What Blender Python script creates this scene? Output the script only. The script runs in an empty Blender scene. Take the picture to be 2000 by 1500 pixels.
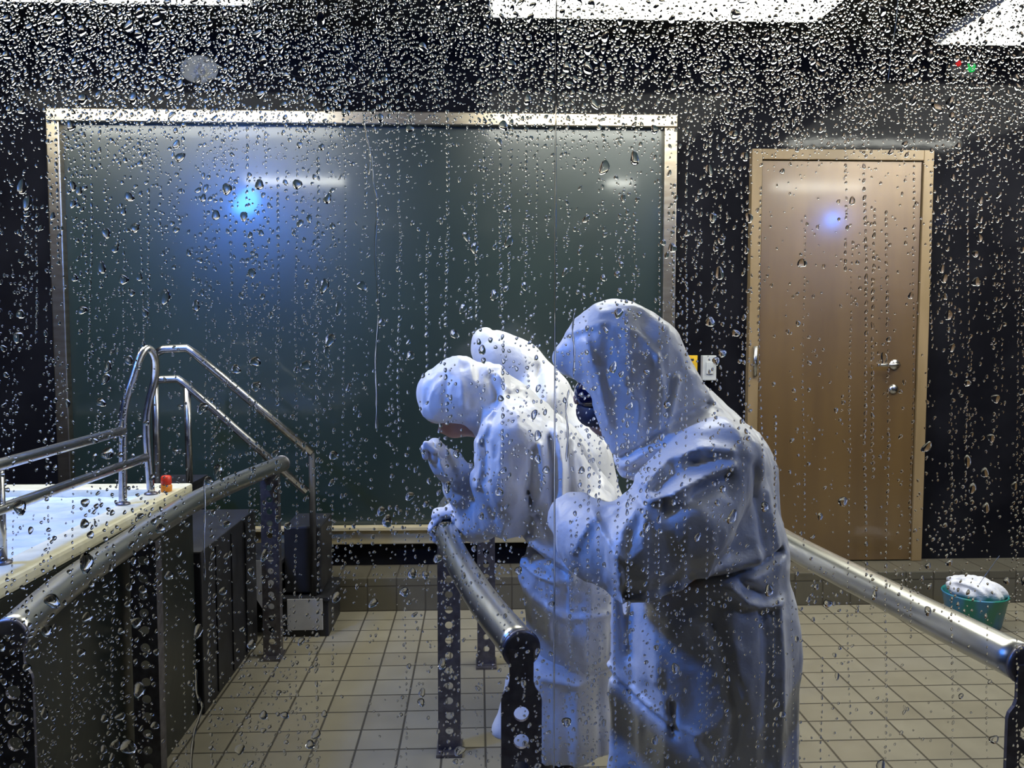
import bpy, bmesh, math, random
import numpy as np
from mathutils import Vector, Matrix
random.seed(7); rng = np.random.default_rng(11)
PI = math.pi
sc = bpy.context.scene
C = sc.collection

# ------------------------------------------------------------------ camera
F = 1600.0                       # focal length in pixels of the 2000 px frame
CAM = Vector((0.0, 0.0, 1.43))
cd = bpy.data.cameras.new('camera'); cam = bpy.data.objects.new('camera', cd); C.objects.link(cam)
cd.sensor_width = 36.0; cd.lens = 36.0 * F / 2000.0; cd.clip_start = 0.02; cd.clip_end = 60
cam.location = CAM
cam.rotation_euler = (math.radians(90 - 3.58), 0, math.radians(-2.33))
sc.camera = cam
RC = cam.rotation_euler.to_matrix()

def at(px, py, Y):
    """point at depth Y that the photograph shows at pixel (px, py)"""
    d = RC @ Vector(((px - 1000) / F, -(py - 750) / F, -1.0))
    t = Y / d.y
    return Vector((d.x * t, Y, CAM.z + d.z * t))
def atz(px, py, Z):
    d = RC @ Vector(((px - 1000) / F, -(py - 750) / F, -1.0))
    t = (Z - CAM.z) / d.z
    return Vector((d.x * t, d.y * t, Z))

# ------------------------------------------------------------------ world, exposure
w = bpy.data.worlds.new('world'); sc.world = w; w.use_nodes = True
w.node_tree.nodes['Background'].inputs[0].default_value = (0.30, 0.34, 0.45, 1)
w.node_tree.nodes['Background'].inputs[1].default_value = 0.012
sc.view_settings.view_transform = 'Standard'
sc.view_settings.look = 'None'
sc.view_settings.exposure = 0.62
sc.view_settings.gamma = 1.0
sc.view_settings.use_curve_mapping = False
sc.cycles.max_bounces = 12
sc.cycles.transmission_bounces = 10
sc.cycles.caustics_reflective = False
sc.cycles.caustics_refractive = False
sc.cycles.sample_clamp_indirect = 4.0

TUBE = 44.0
PANEL = 6.8          # strength of the large ceiling panels          # strength of the fluorescent diffusers
BLUE = 245.0         # strength of the blue lamp lenses

# ------------------------------------------------------------------ materials
def mat(name, col=(0.5, 0.5, 0.5), rough=0.5, metal=0.0, **kw):
    m = bpy.data.materials.new(name); m.use_nodes = True
    b = m.node_tree.nodes['Principled BSDF']
    b.inputs['Base Color'].default_value = (*col, 1)
    b.inputs['Roughness'].default_value = rough
    b.inputs['Metallic'].default_value = metal
    for k, v in kw.items():
        b.inputs[k.replace('_', ' ')].default_value = v
    return m
def N(m, t): return m.node_tree.nodes.new(t)
def L(m, a, b): m.node_tree.links.new(a, b)
def P(m): return m.node_tree.nodes['Principled BSDF']
def noise_bump(m, scale, strength, dist=0.002, stretch=(1, 1, 1)):
    tc = N(m, 'ShaderNodeTexCoord'); mp = N(m, 'ShaderNodeMapping'); mp.inputs['Scale'].default_value = stretch
    n = N(m, 'ShaderNodeTexNoise'); n.inputs['Scale'].default_value = scale; n.inputs['Detail'].default_value = 4
    b = N(m, 'ShaderNodeBump'); b.inputs['Strength'].default_value = strength; b.inputs['Distance'].default_value = dist
    L(m, tc.outputs['Object'], mp.inputs[0]); L(m, mp.outputs[0], n.inputs['Vector'])
    L(m, n.outputs['Fac'], b.inputs['Height']); L(m, b.outputs[0], P(m).inputs['Normal'])
    return n
def noise_color(m, scale, c1, c2, stretch=(1, 1, 1), lo=0.35, hi=0.65):
    tc = N(m, 'ShaderNodeTexCoord'); mp = N(m, 'ShaderNodeMapping'); mp.inputs['Scale'].default_value = stretch
    n = N(m, 'ShaderNodeTexNoise'); n.inputs['Scale'].default_value = scale; n.inputs['Detail'].default_value = 5
    r = N(m, 'ShaderNodeValToRGB'); r.color_ramp.elements[0].position = lo; r.color_ramp.elements[1].position = hi
    r.color_ramp.elements[0].color = (*c1, 1); r.color_ramp.elements[1].color = (*c2, 1)
    L(m, tc.outputs['Object'], mp.inputs[0]); L(m, mp.outputs[0], n.inputs['Vector'])
    L(m, n.outputs['Fac'], r.inputs[0]); L(m, r.outputs[0], P(m).inputs['Base Color'])
    return m
def emit(name, col, s):
    m = bpy.data.materials.new(name); m.use_nodes = True
    b = P(m); b.inputs['Base Color'].default_value = (0, 0, 0, 1)
    b.inputs['Emission Color'].default_value = (*col, 1); b.inputs['Emission Strength'].default_value = s
    return m

M = {}
M['black_wall'] = noise_color(mat('black_wall', rough=0.08, IOR=1.12), 3, (0.006, 0.006, 0.008), (0.012, 0.012, 0.015))
noise_bump(M['black_wall'], 6, 0.12, 0.006)
M['ceiling'] = mat('ceiling', (0.01, 0.01, 0.012), 0.7)
M['steel'] = noise_color(mat('steel', rough=0.31, metal=1.0), 60, (0.46, 0.455, 0.42), (0.60, 0.59, 0.55), (1, 0.05, 1))
M['thin_steel'] = noise_color(mat('thin_steel', rough=0.26, metal=1.0), 60, (0.44, 0.43, 0.42), (0.58, 0.57, 0.55))
M['dark_steel'] = noise_color(mat('dark_steel', rough=0.45, metal=1.0), 40, (0.16, 0.15, 0.17), (0.24, 0.23, 0.26))
M['frame'] = noise_color(mat('frame', rough=0.32, metal=1.0), 8, (0.40, 0.33, 0.24), (0.52, 0.45, 0.34), (1, 1, 5))
M['frame_low'] = noise_color(mat('frame_low', rough=0.45, metal=0.25), 8, (0.50, 0.42, 0.24), (0.62, 0.52, 0.32), (1, 1, 5))
M['board'] = noise_color(mat('board', rough=0.34, IOR=1.7, Coat_Weight=0.7, Coat_Roughness=0.08), 1.2, (0.010, 0.022, 0.019), (0.018, 0.034, 0.029))
M['door'] = noise_color(mat('door', rough=0.42, metal=0.35, IOR=2.1, Coat_Weight=0.9, Coat_Roughness=0.10), 9, (0.120, 0.062, 0.012), (0.165, 0.090, 0.020), (1, 1, 0.12))
noise_bump(M['door'], 2.2, 0.25, 0.02)
M['door_frame'] = noise_color(mat('door_frame', rough=0.45), 9, (0.20, 0.135, 0.06), (0.26, 0.18, 0.09), (1, 1, 0.2))
M['coat'] = noise_color(mat('coat', rough=0.42, Specular_IOR_Level=0.6, Sheen_Weight=0.1), 7, (0.66, 0.665, 0.70), (0.76, 0.76, 0.77))
noise_bump(M['coat'], 26, 0.5, 0.007)
M['glove'] = noise_color(mat('glove', rough=0.4), 30, (0.66, 0.66, 0.74), (0.76, 0.76, 0.80))
noise_bump(M['glove'], 60, 0.3, 0.002)
M['trousers'] = noise_color(mat('trousers', rough=0.6), 20, (0.010, 0.014, 0.04), (0.02, 0.025, 0.06))
M['skin'] = noise_color(mat('skin', rough=0.5, Subsurface_Weight=0.1), 30, (0.40, 0.22, 0.16), (0.48, 0.28, 0.20))
M['boot'] = noise_color(mat('boot', rough=0.4), 20, (0.01, 0.012, 0.02), (0.02, 0.022, 0.03))
M['lens'] = noise_color(mat('lens', rough=0.05, IOR=1.6), 10, (0.004, 0.006, 0.03), (0.006, 0.009, 0.05))
M['rubber'] = noise_color(mat('rubber', rough=0.6), 20, (0.008, 0.008, 0.012), (0.018, 0.018, 0.022))
M['hair'] = noise_color(mat('hair', rough=0.6), 80, (0.02, 0.012, 0.008), (0.05, 0.03, 0.02), (1, 1, 0.1))
M['rim'] = noise_color(mat('rim', rough=0.35), 25, (0.66, 0.62, 0.44), (0.78, 0.74, 0.56))
M['tank'] = noise_color(mat('tank', rough=0.3), 3, (0.006, 0.009, 0.008), (0.015, 0.018, 0.015))
noise_bump(M['tank'], 5, 0.3, 0.01)
M['water'] = noise_color(mat('water', rough=0.18, IOR=1.33, Coat_Weight=0.4, Coat_Roughness=0.03), 14, (0.52, 0.64, 0.92), (0.70, 0.78, 0.96))
noise_bump(M['water'], 25, 0.35, 0.006)
M['grey_panel'] = noise_color(mat('grey_panel', rough=0.5), 12, (0.34, 0.34, 0.37), (0.44, 0.44, 0.47))
M['black_panel'] = noise_color(mat('black_panel', rough=0.5), 12, (0.008, 0.008, 0.010), (0.02, 0.02, 0.024))
M['red'] = noise_color(mat('red', rough=0.4), 20, (0.60, 0.03, 0.015), (0.72, 0.05, 0.02))
M['orange'] = noise_color(mat('orange', rough=0.4), 20, (0.75, 0.24, 0.02), (0.85, 0.32, 0.04))
M['yellow'] = noise_color(mat('yellow', rough=0.5), 20, (0.70, 0.40, 0.01), (0.80, 0.48, 0.02))
M['switch'] = noise_color(mat('switch', rough=0.5), 20, (0.42, 0.43, 0.42), (0.50, 0.50, 0.48))
M['teal'] = noise_color(mat('teal', rough=0.35, Transmission_Weight=0.0), 5, (0.02, 0.20, 0.12), (0.05, 0.20, 0.36), (3, 1, 0.6), 0.4, 0.6)
M['towel'] = noise_color(mat('towel', rough=0.8), 40, (0.66, 0.66, 0.70), (0.82, 0.82, 0.86))
noise_bump(M['towel'], 90, 0.7, 0.006)
M['housing'] = noise_color(mat('housing', rough=0.5), 20, (0.30, 0.30, 0.30), (0.36, 0.36, 0.36))
M['silicone'] = noise_color(mat('silicone', rough=0.3, Alpha=0.55), 40, (0.30, 0.31, 0.30), (0.40, 0.41, 0.40))
M['scratch'] = noise_color(mat('scratch', rough=0.3), 40, (0.55, 0.55, 0.55), (0.75, 0.75, 0.75))
M['tube'] = emit('tube', (1.0, 0.985, 0.90), TUBE)
M['tube_bright'] = emit('tube_bright', (1.0, 0.985, 0.90), 110.0)
M['panel_light'] = emit('panel_light', (1.0, 0.98, 0.90), PANEL)
M['blue_lens'] = emit('blue_lens', (0.04, 0.22, 1.0), BLUE)
M['green_lens'] = emit('green_lens', (0.01, 0.6, 0.10), 0.6)
M['red_lens'] = emit('red_lens', (0.8, 0.02, 0.02), 0.5)

def glass(name, ior, col=(1, 1, 1), rough=0.0):
    m = bpy.data.materials.new(name); m.use_nodes = True
    nt = m.node_tree; nt.nodes.clear()
    g = nt.nodes.new('ShaderNodeBsdfGlass'); o = nt.nodes.new('ShaderNodeOutputMaterial')
    g.inputs['IOR'].default_value = ior; g.inputs['Roughness'].default_value = rough; g.inputs['Color'].default_value = (*col, 1)
    nt.links.new(g.outputs[0], o.inputs[0]); return m
M['pane'] = glass('pane', 1.5, (0.985, 1.0, 0.99))
M['drop'] = glass('drop', 1.333)
m = bpy.data.materials.new('milky'); m.use_nodes = True; nt = m.node_tree; nt.nodes.clear()
a_ = nt.nodes.new('ShaderNodeBsdfTranslucent'); b_ = nt.nodes.new('ShaderNodeBsdfTransparent'); c_ = nt.nodes.new('ShaderNodeMixShader'); o_ = nt.nodes.new('ShaderNodeOutputMaterial')
a_.inputs[0].default_value = (0.62, 0.60, 0.50, 1); c_.inputs[0].default_value = 0.45
nt.links.new(b_.outputs[0], c_.inputs[1]); nt.links.new(a_.outputs[0], c_.inputs[2]); nt.links.new(c_.outputs[0], o_.inputs[0]); M['gel'] = m
m2 = m.copy(); m2.name = 'milky_ring'; [n for n in m2.node_tree.nodes if n.type == 'MIX_SHADER'][0].inputs[0].default_value = 0.95
[n for n in m2.node_tree.nodes if n.type == 'BSDF_TRANSLUCENT'][0].inputs[0].default_value = (0.9, 0.9, 0.92, 1); M['gel_ring'] = m2

# tiles
def tile_mat(name, sx, sy, ox, oy, axes='XY', k=1.0):
    m = mat(name, rough=0.38)
    tc = N(m, 'ShaderNodeNewGeometry'); sep = N(m, 'ShaderNodeSeparateXYZ'); L(m, tc.outputs['Position'], sep.inputs[0])
    def fr(out, s, o):
        a = N(m, 'ShaderNodeMath'); a.operation = 'SUBTRACT'; L(m, out, a.inputs[0]); a.inputs[1].default_value = o
        b = N(m, 'ShaderNodeMath'); b.operation = 'DIVIDE'; L(m, a.outputs[0], b.inputs[0]); b.inputs[1].default_value = s
        fl = N(m, 'ShaderNodeMath'); fl.operation = 'FLOOR'; L(m, b.outputs[0], fl.inputs[0])
        c = N(m, 'ShaderNodeMath'); c.operation = 'PINGPONG'; L(m, b.outputs[0], c.inputs[0]); c.inputs[1].default_value = 0.5
        d = N(m, 'ShaderNodeMath'); d.operation = 'MULTIPLY'; L(m, c.outputs[0], d.inputs[0]); d.inputs[1].default_value = s
        return d.outputs[0], fl.outputs[0]
    o1, f1 = fr(sep.outputs[axes[0]], sx, ox); o2, f2 = fr(sep.outputs[axes[1]], sy, oy)
    mn = N(m, 'ShaderNodeMath'); mn.operation = 'MINIMUM'; L(m, o1, mn.inputs[0]); L(m, o2, mn.inputs[1])
    mr = N(m, 'ShaderNodeMapRange'); mr.inputs[1].default_value = 0.0022; mr.inputs[2].default_value = 0.0055; L(m, mn.outputs[0], mr.inputs[0])
    cb = N(m, 'ShaderNodeCombineXYZ'); L(m, f1, cb.inputs[0]); L(m, f2, cb.inputs[1])
    wn = N(m, 'ShaderNodeTexWhiteNoise'); L(m, cb.outputs[0], wn.inputs['Vector'])
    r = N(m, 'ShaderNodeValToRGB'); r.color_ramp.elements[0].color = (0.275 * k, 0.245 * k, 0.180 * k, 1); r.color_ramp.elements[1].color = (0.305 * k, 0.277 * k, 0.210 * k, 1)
    L(m, wn.outputs['Value'], r.inputs[0])
    ns = N(m, 'ShaderNodeTexNoise'); ns.inputs['Scale'].default_value = 9; ns.inputs['Detail'].default_value = 6
    L(m, tc.outputs['Position'], ns.inputs['Vector'])
    mx0 = N(m, 'ShaderNodeMix'); mx0.data_type = 'RGBA'; mx0.blend_type = 'MULTIPLY'; mx0.inputs[0].default_value = 0.35
    L(m, r.outputs[0], mx0.inputs[6]); L(m, ns.outputs['Fac'], mx0.inputs[7])
    mx = N(m, 'ShaderNodeMix'); mx.data_type = 'RGBA'; L(m, mr.outputs[0], mx.inputs[0])
    mx.inputs[6].default_value = (0.055, 0.048, 0.036, 1); L(m, mx0.outputs[2], mx.inputs[7])
    L(m, mx.outputs[2], P(m).inputs['Base Color'])
    b = N(m, 'ShaderNodeBump'); b.inputs['Strength'].default_value = 0.4; b.inputs['Distance'].default_value = 0.002
    L(m, mr.outputs[0], b.inputs['Height']); L(m, b.outputs[0], P(m).inputs['Normal'])
    return m
M['tile'] = tile_mat('tile', 0.1485, 0.1423, 0.02, 3.606)
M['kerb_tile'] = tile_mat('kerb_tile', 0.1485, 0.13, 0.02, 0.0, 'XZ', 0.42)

# ------------------------------------------------------------------ object helpers
def obj(name, me, m, parent=None, smooth=False):
    if isinstance(me, bmesh.types.BMesh):
        d = bpy.data.meshes.new(name); me.to_mesh(d); me.free(); me = d
    if m is not None: me.materials.append(m)
    if smooth: me.polygons.foreach_set('use_smooth', [True] * len(me.polygons))
    o = bpy.data.objects.new(name, me); C.objects.link(o)
    if parent is not None:
        o.parent = parent; o.matrix_parent_inverse = Matrix.Translation(-parent.location)
    return o
def tag(o, label, cat, group=None, kind=None):
    if label: o['label'] = label
    if cat: o['category'] = cat
    if group: o['group'] = group
    if kind: o['kind'] = kind
    return o
def thing(name, label, cat, loc, group=None):
    o = bpy.data.objects.new(name, None); o.empty_display_size = 0.05; C.objects.link(o); o.location = loc
    return tag(o, label, cat, group)
def struct(name, me, m, label=None, smooth=False):
    o = obj(name, me, m, None, smooth); o['kind'] = 'structure'
    if label: o['label'] = label
    return o
def box(x0, x1, y0, y1, z0, z1, bev=0.0, bm=None, skip=None):
    new = bm is None
    if new: bm = bmesh.new()
    vs = [bm.verts.new((x, y, z)) for x in (x0, x1) for y in (y0, y1) for z in (z0, z1)]
    fs = [bm.faces.new([vs[i] for i in f]) for f in ((0, 1, 3, 2), (4, 6, 7, 5), (0, 4, 5, 1), (2, 3, 7, 6), (0, 2, 6, 4), (1, 5, 7, 3))]
    bmesh.ops.recalc_face_normals(bm, faces=fs)
    if skip:                                   # open side where the two panes meet
        bmesh.ops.delete(bm, geom=[fs[0] if skip == 'x0' else fs[1]], context='FACES_ONLY')
    if bev > 0:
        es = list({e for f in fs for e in f.edges})
        bmesh.ops.bevel(bm, geom=es, offset=bev, segments=2, profile=0.6, affect='EDGES')
    return bm
def catmull(pts, n=8):
    pts = [Vector(p) for p in pts]; out = []
    P_ = [pts[0] * 2 - pts[1]] + pts + [pts[-1] * 2 - pts[-2]]
    for i in range(1, len(P_) - 2):
        a, b, c, d = P_[i - 1:i + 3]
        for k in range(n):
            t = k / n
            out.append(0.5 * ((2 * b) + (c - a) * t + (2 * a - 5 * b + 4 * c - d) * t * t + (-a + 3 * b - 3 * c + d) * t ** 3))
    out.append(pts[-1]); return out
def tube(pts, r, seg=16, bm=None, cap=True):
    if bm is None: bm = bmesh.new()
    pts = [Vector(p) for p in pts]; n = len(pts)
    rr = r if hasattr(r, '__len__') else [r] * n
    up = None; rings = []
    for i, p in enumerate(pts):
        t = (pts[min(i + 1, n - 1)] - pts[max(i - 1, 0)]).normalized()
        if up is None:
            up = Vector((0, 0, 1)) if abs(t.z) < 0.9 else Vector((0, 1, 0))
        x = t.cross(up).normalized(); y = x.cross(t).normalized(); up = y
        rings.append([bm.verts.new(p + (x * math.cos(2 * PI * k / seg) + y * math.sin(2 * PI * k / seg)) * rr[i]) for k in range(seg)])
    fs = []
    for a, b in zip(rings, rings[1:]):
        for k in range(seg):
            f = bm.faces.new((a[k], a[(k + 1) % seg], b[(k + 1) % seg], b[k])); f.smooth = True; fs.append(f)
    if cap:
        fs.append(bm.faces.new(rings[0])); fs.append(bm.faces.new(rings[-1][::-1]))
    bmesh.ops.recalc_face_normals(bm, faces=fs)
    return bm
def lathe(prof, c, seg=32, bm=None, axis='Z'):
    if bm is None: bm = bmesh.new()
    rings = []
    for r, h in prof:
        ring = []
        for k in range(seg):
            a = 2 * PI * k / seg; u, v = r * math.cos(a), r * math.sin(a)
            q = (u, v, h) if axis == 'Z' else (u, h, v) if axis == 'Y' else (h, u, v)
            ring.append(bm.verts.new(Vector(c) + Vector(q)))
        rings.append(ring)
    fs = []
    for a, b in zip(rings, rings[1:]):
        for k in range(seg):
            f = bm.faces.new((a[k], a[(k + 1) % seg], b[(k + 1) % seg], b[k])); f.smooth = True; fs.append(f)
    fs.append(bm.faces.new(rings[0])); fs.append(bm.faces.new(rings[-1]))
    bmesh.ops.recalc_face_normals(bm, faces=fs)
    return bm

# ------------------------------------------------------------------ room shell
WY = 4.40
CEIL = 3.0
XL, XR = -3.4, 3.9
KZ = 0.175; KY = 4.16
struct('floor', box(XL, XR, -1.5, KY, -0.10, 0.0), M['tile'], 'beige square tiled floor with dark grout lines')
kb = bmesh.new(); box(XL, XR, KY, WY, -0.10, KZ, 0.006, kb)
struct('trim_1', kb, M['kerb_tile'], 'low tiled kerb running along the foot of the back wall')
struct('wall_back', box(XL - 0.1, XR + 0.1, WY, WY + 0.12, -0.1, CEIL), M['black_wall'], 'glossy black back wall')
struct('wall_left', box(XL - 0.12, XL, -1.6, WY, -0.1, CEIL), M['black_wall'])
struct('wall_right', box(XR, XR + 0.12, -1.6, WY, -0.1, CEIL), M['black_wall'])
struct('wall_front', box(XL - 0.12, XR + 0.12, -1.62, -1.5, -0.1, CEIL), M['black_wall'])
struct('ceiling', box(XL - 0.12, XR + 0.12, -1.62, WY + 0.12, CEIL, CEIL + 0.1), M['ceiling'])

# ------------------------------------------------------------------ pane the camera looks through
PY0, PY1 = 0.500, 0.510
seam = at(1086, 700, PY0).x
pw = struct('window_1', box(-1.6, seam, PY0, PY1, 0.12, 2.95, skip='x1'), M['pane'], 'wet glass pane left of the vertical joint')
pw2 = struct('window_2', box(seam, 1.6, PY0, PY1, 0.12, 2.95, skip='x0'), M['pane'], 'wet glass pane right of the vertical joint')
bm = bmesh.new(); box(-1.68, 1.68, 0.45, 0.56, 0.0, 0.12, 0.004, bm); box(-1.68, 1.68, 0.45, 0.56, 2.95, 3.0, 0, bm)
box(-1.68, -1.6, 0.45, 0.56, 0.12, 2.95, 0, bm); box(1.6, 1.68, 0.45, 0.56, 0.12, 2.95, 0, bm)
struct('trim_2', bm, M['dark_steel'], 'metal channel that holds the glass panes')
bm = bmesh.new()
for zz in (0.12, 2.95):
    for k in range(7): bm.verts.new((seam + 0.00055 * math.cos(PI * k / 6), PY1 + 0.00002 + 0.0004 * math.sin(PI * k / 6), zz))
bm.verts.ensure_lookup_table()
for k in range(6): bm.faces.new((bm.verts[k], bm.verts[k + 1], bm.verts[k + 8], bm.verts[k + 7])).smooth = True
bm.faces.new((bm.verts[6], bm.verts[0], bm.verts[7], bm.verts[13])); bm.faces.new([bm.verts[k] for k in range(7)]); bm.faces.new([bm.verts[k] for k in range(13, 6, -1)])
bmesh.ops.recalc_face_normals(bm, faces=bm.faces[:])
struct('trim_3', bm, M['drop'], 'clear silicone joint between the two panes')
struct('wall_front_left', box(XL, -1.68, 0.45, 0.56, 0.0, CEIL), M['black_wall'])
struct('wall_front_right', box(1.68, XR, 0.45, 0.56, 0.0, CEIL), M['black_wall'])

# ------------------------------------------------------------------ lamps
def fluoro(a, b, y, wd, z, label, mt='tube'):
    """a ceiling batten from x=a to x=b at depth y"""
    t = thing('ceiling_light', label, 'light', ((a + b) / 2, y, z), 'fluorescent ceiling lights')
    obj('housing', box(a - 0.02, b + 0.02, y - wd / 2 - 0.015, y + wd / 2 + 0.015, z, z + 0.05, 0.004), M['housing'], t)
    obj('suspension_plate', box((a + b) / 2 - 0.05, (a + b) / 2 + 0.05, y - 0.02, y + 0.02, z + 0.05, CEIL), M['housing'], t)
    bm = bmesh.new(); n = 6
    pr = [(-wd / 2, 0)] + [(-wd / 2 * math.cos(PI * k / n), -0.035 * math.sin(PI * k / n)) for k in range(1, n)] + [(wd / 2, 0)]
    l0 = [bm.verts.new((a, y + p, z + q)) for p, q in pr]; l1 = [bm.verts.new((b, y + p, z + q)) for p, q in pr]
    for k in range(n): bm.faces.new((l0[k], l0[k + 1], l1[k + 1], l1[k]))
    bm.faces.new(l0[::-1]); bm.faces.new(l1)
    bmesh.ops.recalc_face_normals(bm, faces=bm.faces[:])
    obj('diffuser', bm, M[mt], t)
LZ = 2.86
def lx(px, y): return at(px, 20, y).x
fluoro(-2.75, lx(462, 3.5), 3.17, 1.12, LZ, 'white glowing ceiling light cut by the top left corner of the photo', 'panel_light')
fluoro(lx(965, 3.6), lx(1625, 3.6), 3.22, 1.20, LZ, 'large white glowing ceiling light near the middle of the top edge', 'panel_light')
fluoro(lx(1890, 3.85), lx(1890, 3.85) + 1.4, 3.46, 1.24, LZ, 'white glowing ceiling light cut by the top right corner of the photo', 'panel_light')
fluoro(2.44, 3.80, 2.34, 0.024, LZ + 0.08, 'slim ceiling light mirrored as a pale streak in the wall above the door', 'tube_bright')
fluoro(-2.45, -1.25, 0.95, 0.022, LZ, 'slim ceiling light mirrored as a white streak in the green panel')
fluoro(1.22, 1.47, 0.95, 0.035, LZ, 'short ceiling light mirrored as a small white dash in the right of the green panel')
fluoro(2.85, 3.75, 0.80, 0.030, LZ, 'ceiling light mirrored as a pale streak across the top of the door')

def blue_lamp(x, y, z, label, aim, k):
    t = thing('spotlight', label, 'light', (x, y, z), 'blue spotlights')
    d = (Vector(aim) - Vector((x, y, z))).normalized()
    q = d.to_track_quat('Z', 'Y').to_matrix().to_4x4()
    bm = lathe([(0.03, -0.16), (0.055, -0.13), (0.062, -0.02), (0.07, 0.0), (0.064, 0.002), (0.058, -0.012)], (0, 0, 0), 24)
    S_ = Matrix.Translation((x, y, z)) @ q @ Matrix.Scale(k, 4)
    bm.transform(S_); obj('lamp_housing', bm, M['rubber'], t)
    bm = lathe([(0.001, 0.040), (0.025, 0.036), (0.045, 0.020), (0.056, -0.006), (0.056, -0.011)], (0, 0, 0), 20)
    bm.transform(S_); obj('lens', bm, M['blue_lens'], t)
    bm = tube([Vector((x, y, z)) - d * 0.1, Vector((x, y, CEIL))], 0.012, 8); obj('bracket', bm, M['rubber'], t)
BLUES = [(-1.93, 1.80, 2.52, 2.2, (0.1, 2.3, 0.9), 'blue spotlight mirrored as a cyan spot in the green panel'),
         (3.36, 1.00, 2.50, 1.05, (1.6, 4.2, 0.9), 'blue spotlight mirrored as a small cyan spot on the door'),
         (1.84, 0.90, 2.56, 0.38, (0.4, 2.6, 0.9), 'blue spotlight mirrored as a blue patch on the right side of the panel frame')]
for x, y, z, k, aim, lab in BLUES: blue_lamp(x, y, z, lab, aim, k)

# ------------------------------------------------------------------ big framed panel, door, small wall things
bx0 = at(112, 600, WY).x; bx1 = at(1314, 600, WY).x
bz1 = at(700, 222, WY).z; bz0 = at(700, 1058, WY).z
fw = 0.068
t = thing('framed_panel', 'huge dark green glossy panel in a metal frame on the back wall', 'panel', ((bx0 + bx1) / 2, WY, bz0))
YF = WY - 0.055
obj('panel_face', box(bx0 + 0.02, bx1 - 0.02, WY - 0.012, WY - 0.002, bz0 + 0.02, bz1 - 0.02), M['board'], t)
for nm, a in (('frame_rail', (bx0, bx1, YF, WY - 0.001, bz1 - fw, bz1)), ('frame_stile', (bx0, bx0 + fw, YF, WY - 0.001, bz0 + fw, bz1 - fw)),
              ('frame_stile', (bx1 - fw, bx1, YF, WY - 0.001, bz0 + fw, bz1 - fw)), ('frame_rail', (bx0, bx1, YF, WY - 0.001, bz0, bz0 + fw + 0.02))):
    obj(nm, box(*a, bev=0.006), M['frame_low'] if a[4] == bz0 else M['frame'], t)
lg = (at(514, 1100, WY).x, at(566, 1100, WY).x)
obj('support_leg', box(lg[0], lg[1], YF + 0.005, WY - 0.001, KZ, bz0, 0.003), M['frame_low'], t)
obj('lip', box(bx0 + fw, bx1 - fw, YF - 0.03, YF + 0.03, bz0 + fw + 0.012, bz0 + fw + 0.030, 0.002), M['frame_low'], t)

dx0 = at(1456, 700, WY).x; dx1 = at(1802, 700, WY).x; dz1 = at(1640, 296, WY).z
df = bmesh.new(); jw = 0.055
box(dx0, dx0 + jw, WY - 0.05, WY - 0.001, KZ, dz1, 0.004, df); box(dx1 - jw, dx1, WY - 0.05, WY - 0.001, KZ, dz1, 0.004, df)
box(dx0 + jw, dx1 - jw, WY - 0.05, WY - 0.001, dz1 - jw, dz1, 0.004, df)
do = struct('door_1', df, M['door_frame'], 'brown door in the black back wall')
def child(name, bm, m, p, smooth=False):
    return obj(name, bm, m, p, smooth)
child('door_leaf', box(dx0 + jw + 0.004, dx1 - jw - 0.004, WY - 0.036, WY - 0.004, KZ + 0.006, dz1 - jw - 0.004, 0.002), M['door'], do)
hc = at(1746, 712, WY - 0.036)
bm = lathe([(0.001, 0), (0.028, 0), (0.028, -0.008), (0.001, -0.010)], hc, 24, axis='Y')
tube([hc, hc + Vector((0, -0.05, 0)), hc + Vector((-0.02, -0.058, 0)), hc + Vector((-0.12, -0.058, 0))], 0.009, 12, bm)
child('door_handle', bm, M['thin_steel'], do, False)
hk = at(1744, 760, WY - 0.036)
child('keyhole_plate', lathe([(0.001, 0), (0.026, 0), (0.026, -0.006), (0.012, -0.014), (0.001, -0.014)], hk, 24, axis='Y'), M['thin_steel'], do)
hp = at(1474, 705, WY - 0.05)
child('hinge', tube([hp + Vector((0, -0.006, -0.08)), hp + Vector((0, -0.006, 0.08))], 0.012, 12), M['thin_steel'], do)

# yellow notice + switch
a = at(1322, 694, WY); b = at(1361, 738, WY)
t = thing('warning_sign', 'small yellow notice on the wall between green panel and door', 'sign', ((a.x + b.x) / 2, WY, b.z))
obj('sign_plate', box(a.x, b.x, WY - 0.006, WY - 0.001, b.z, a.z, 0.001), M['yellow'], t)
bm = bmesh.new()
for r, (y0, hgt, segs) in enumerate([(0.018, 0.012, [(0.012, 0.03), (0.036, 0.05), (0.056, 0.068), (0.074, 0.09)]), (0.045, 0.006, [(0.015, 0.09)]), (0.058, 0.006, [(0.015, 0.075)]), (0.071, 0.006, [(0.015, 0.085)])]):
    for s0, s1 in segs: box(a.x + s0, a.x + s1, WY - 0.0075, WY - 0.006, a.z - y0 - hgt, a.z - y0, 0, bm)
obj('printed_mark', bm, M['black_panel'], t)
a = at(1368, 694, WY); b = at(1394, 742, WY)
t = thing('switch_box', 'grey switch box on the black wall beside the door', 'switch', ((a.x + b.x) / 2, WY, b.z))
obj('switch_case', box(a.x, b.x, WY - 0.045, WY - 0.001, b.z, a.z, 0.004), M['switch'], t)
obj('rocker', box(a.x + 0.018, b.x - 0.018, WY - 0.052, WY - 0.044, b.z + 0.035, a.z - 0.035, 0.002), M['switch'], t)
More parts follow.
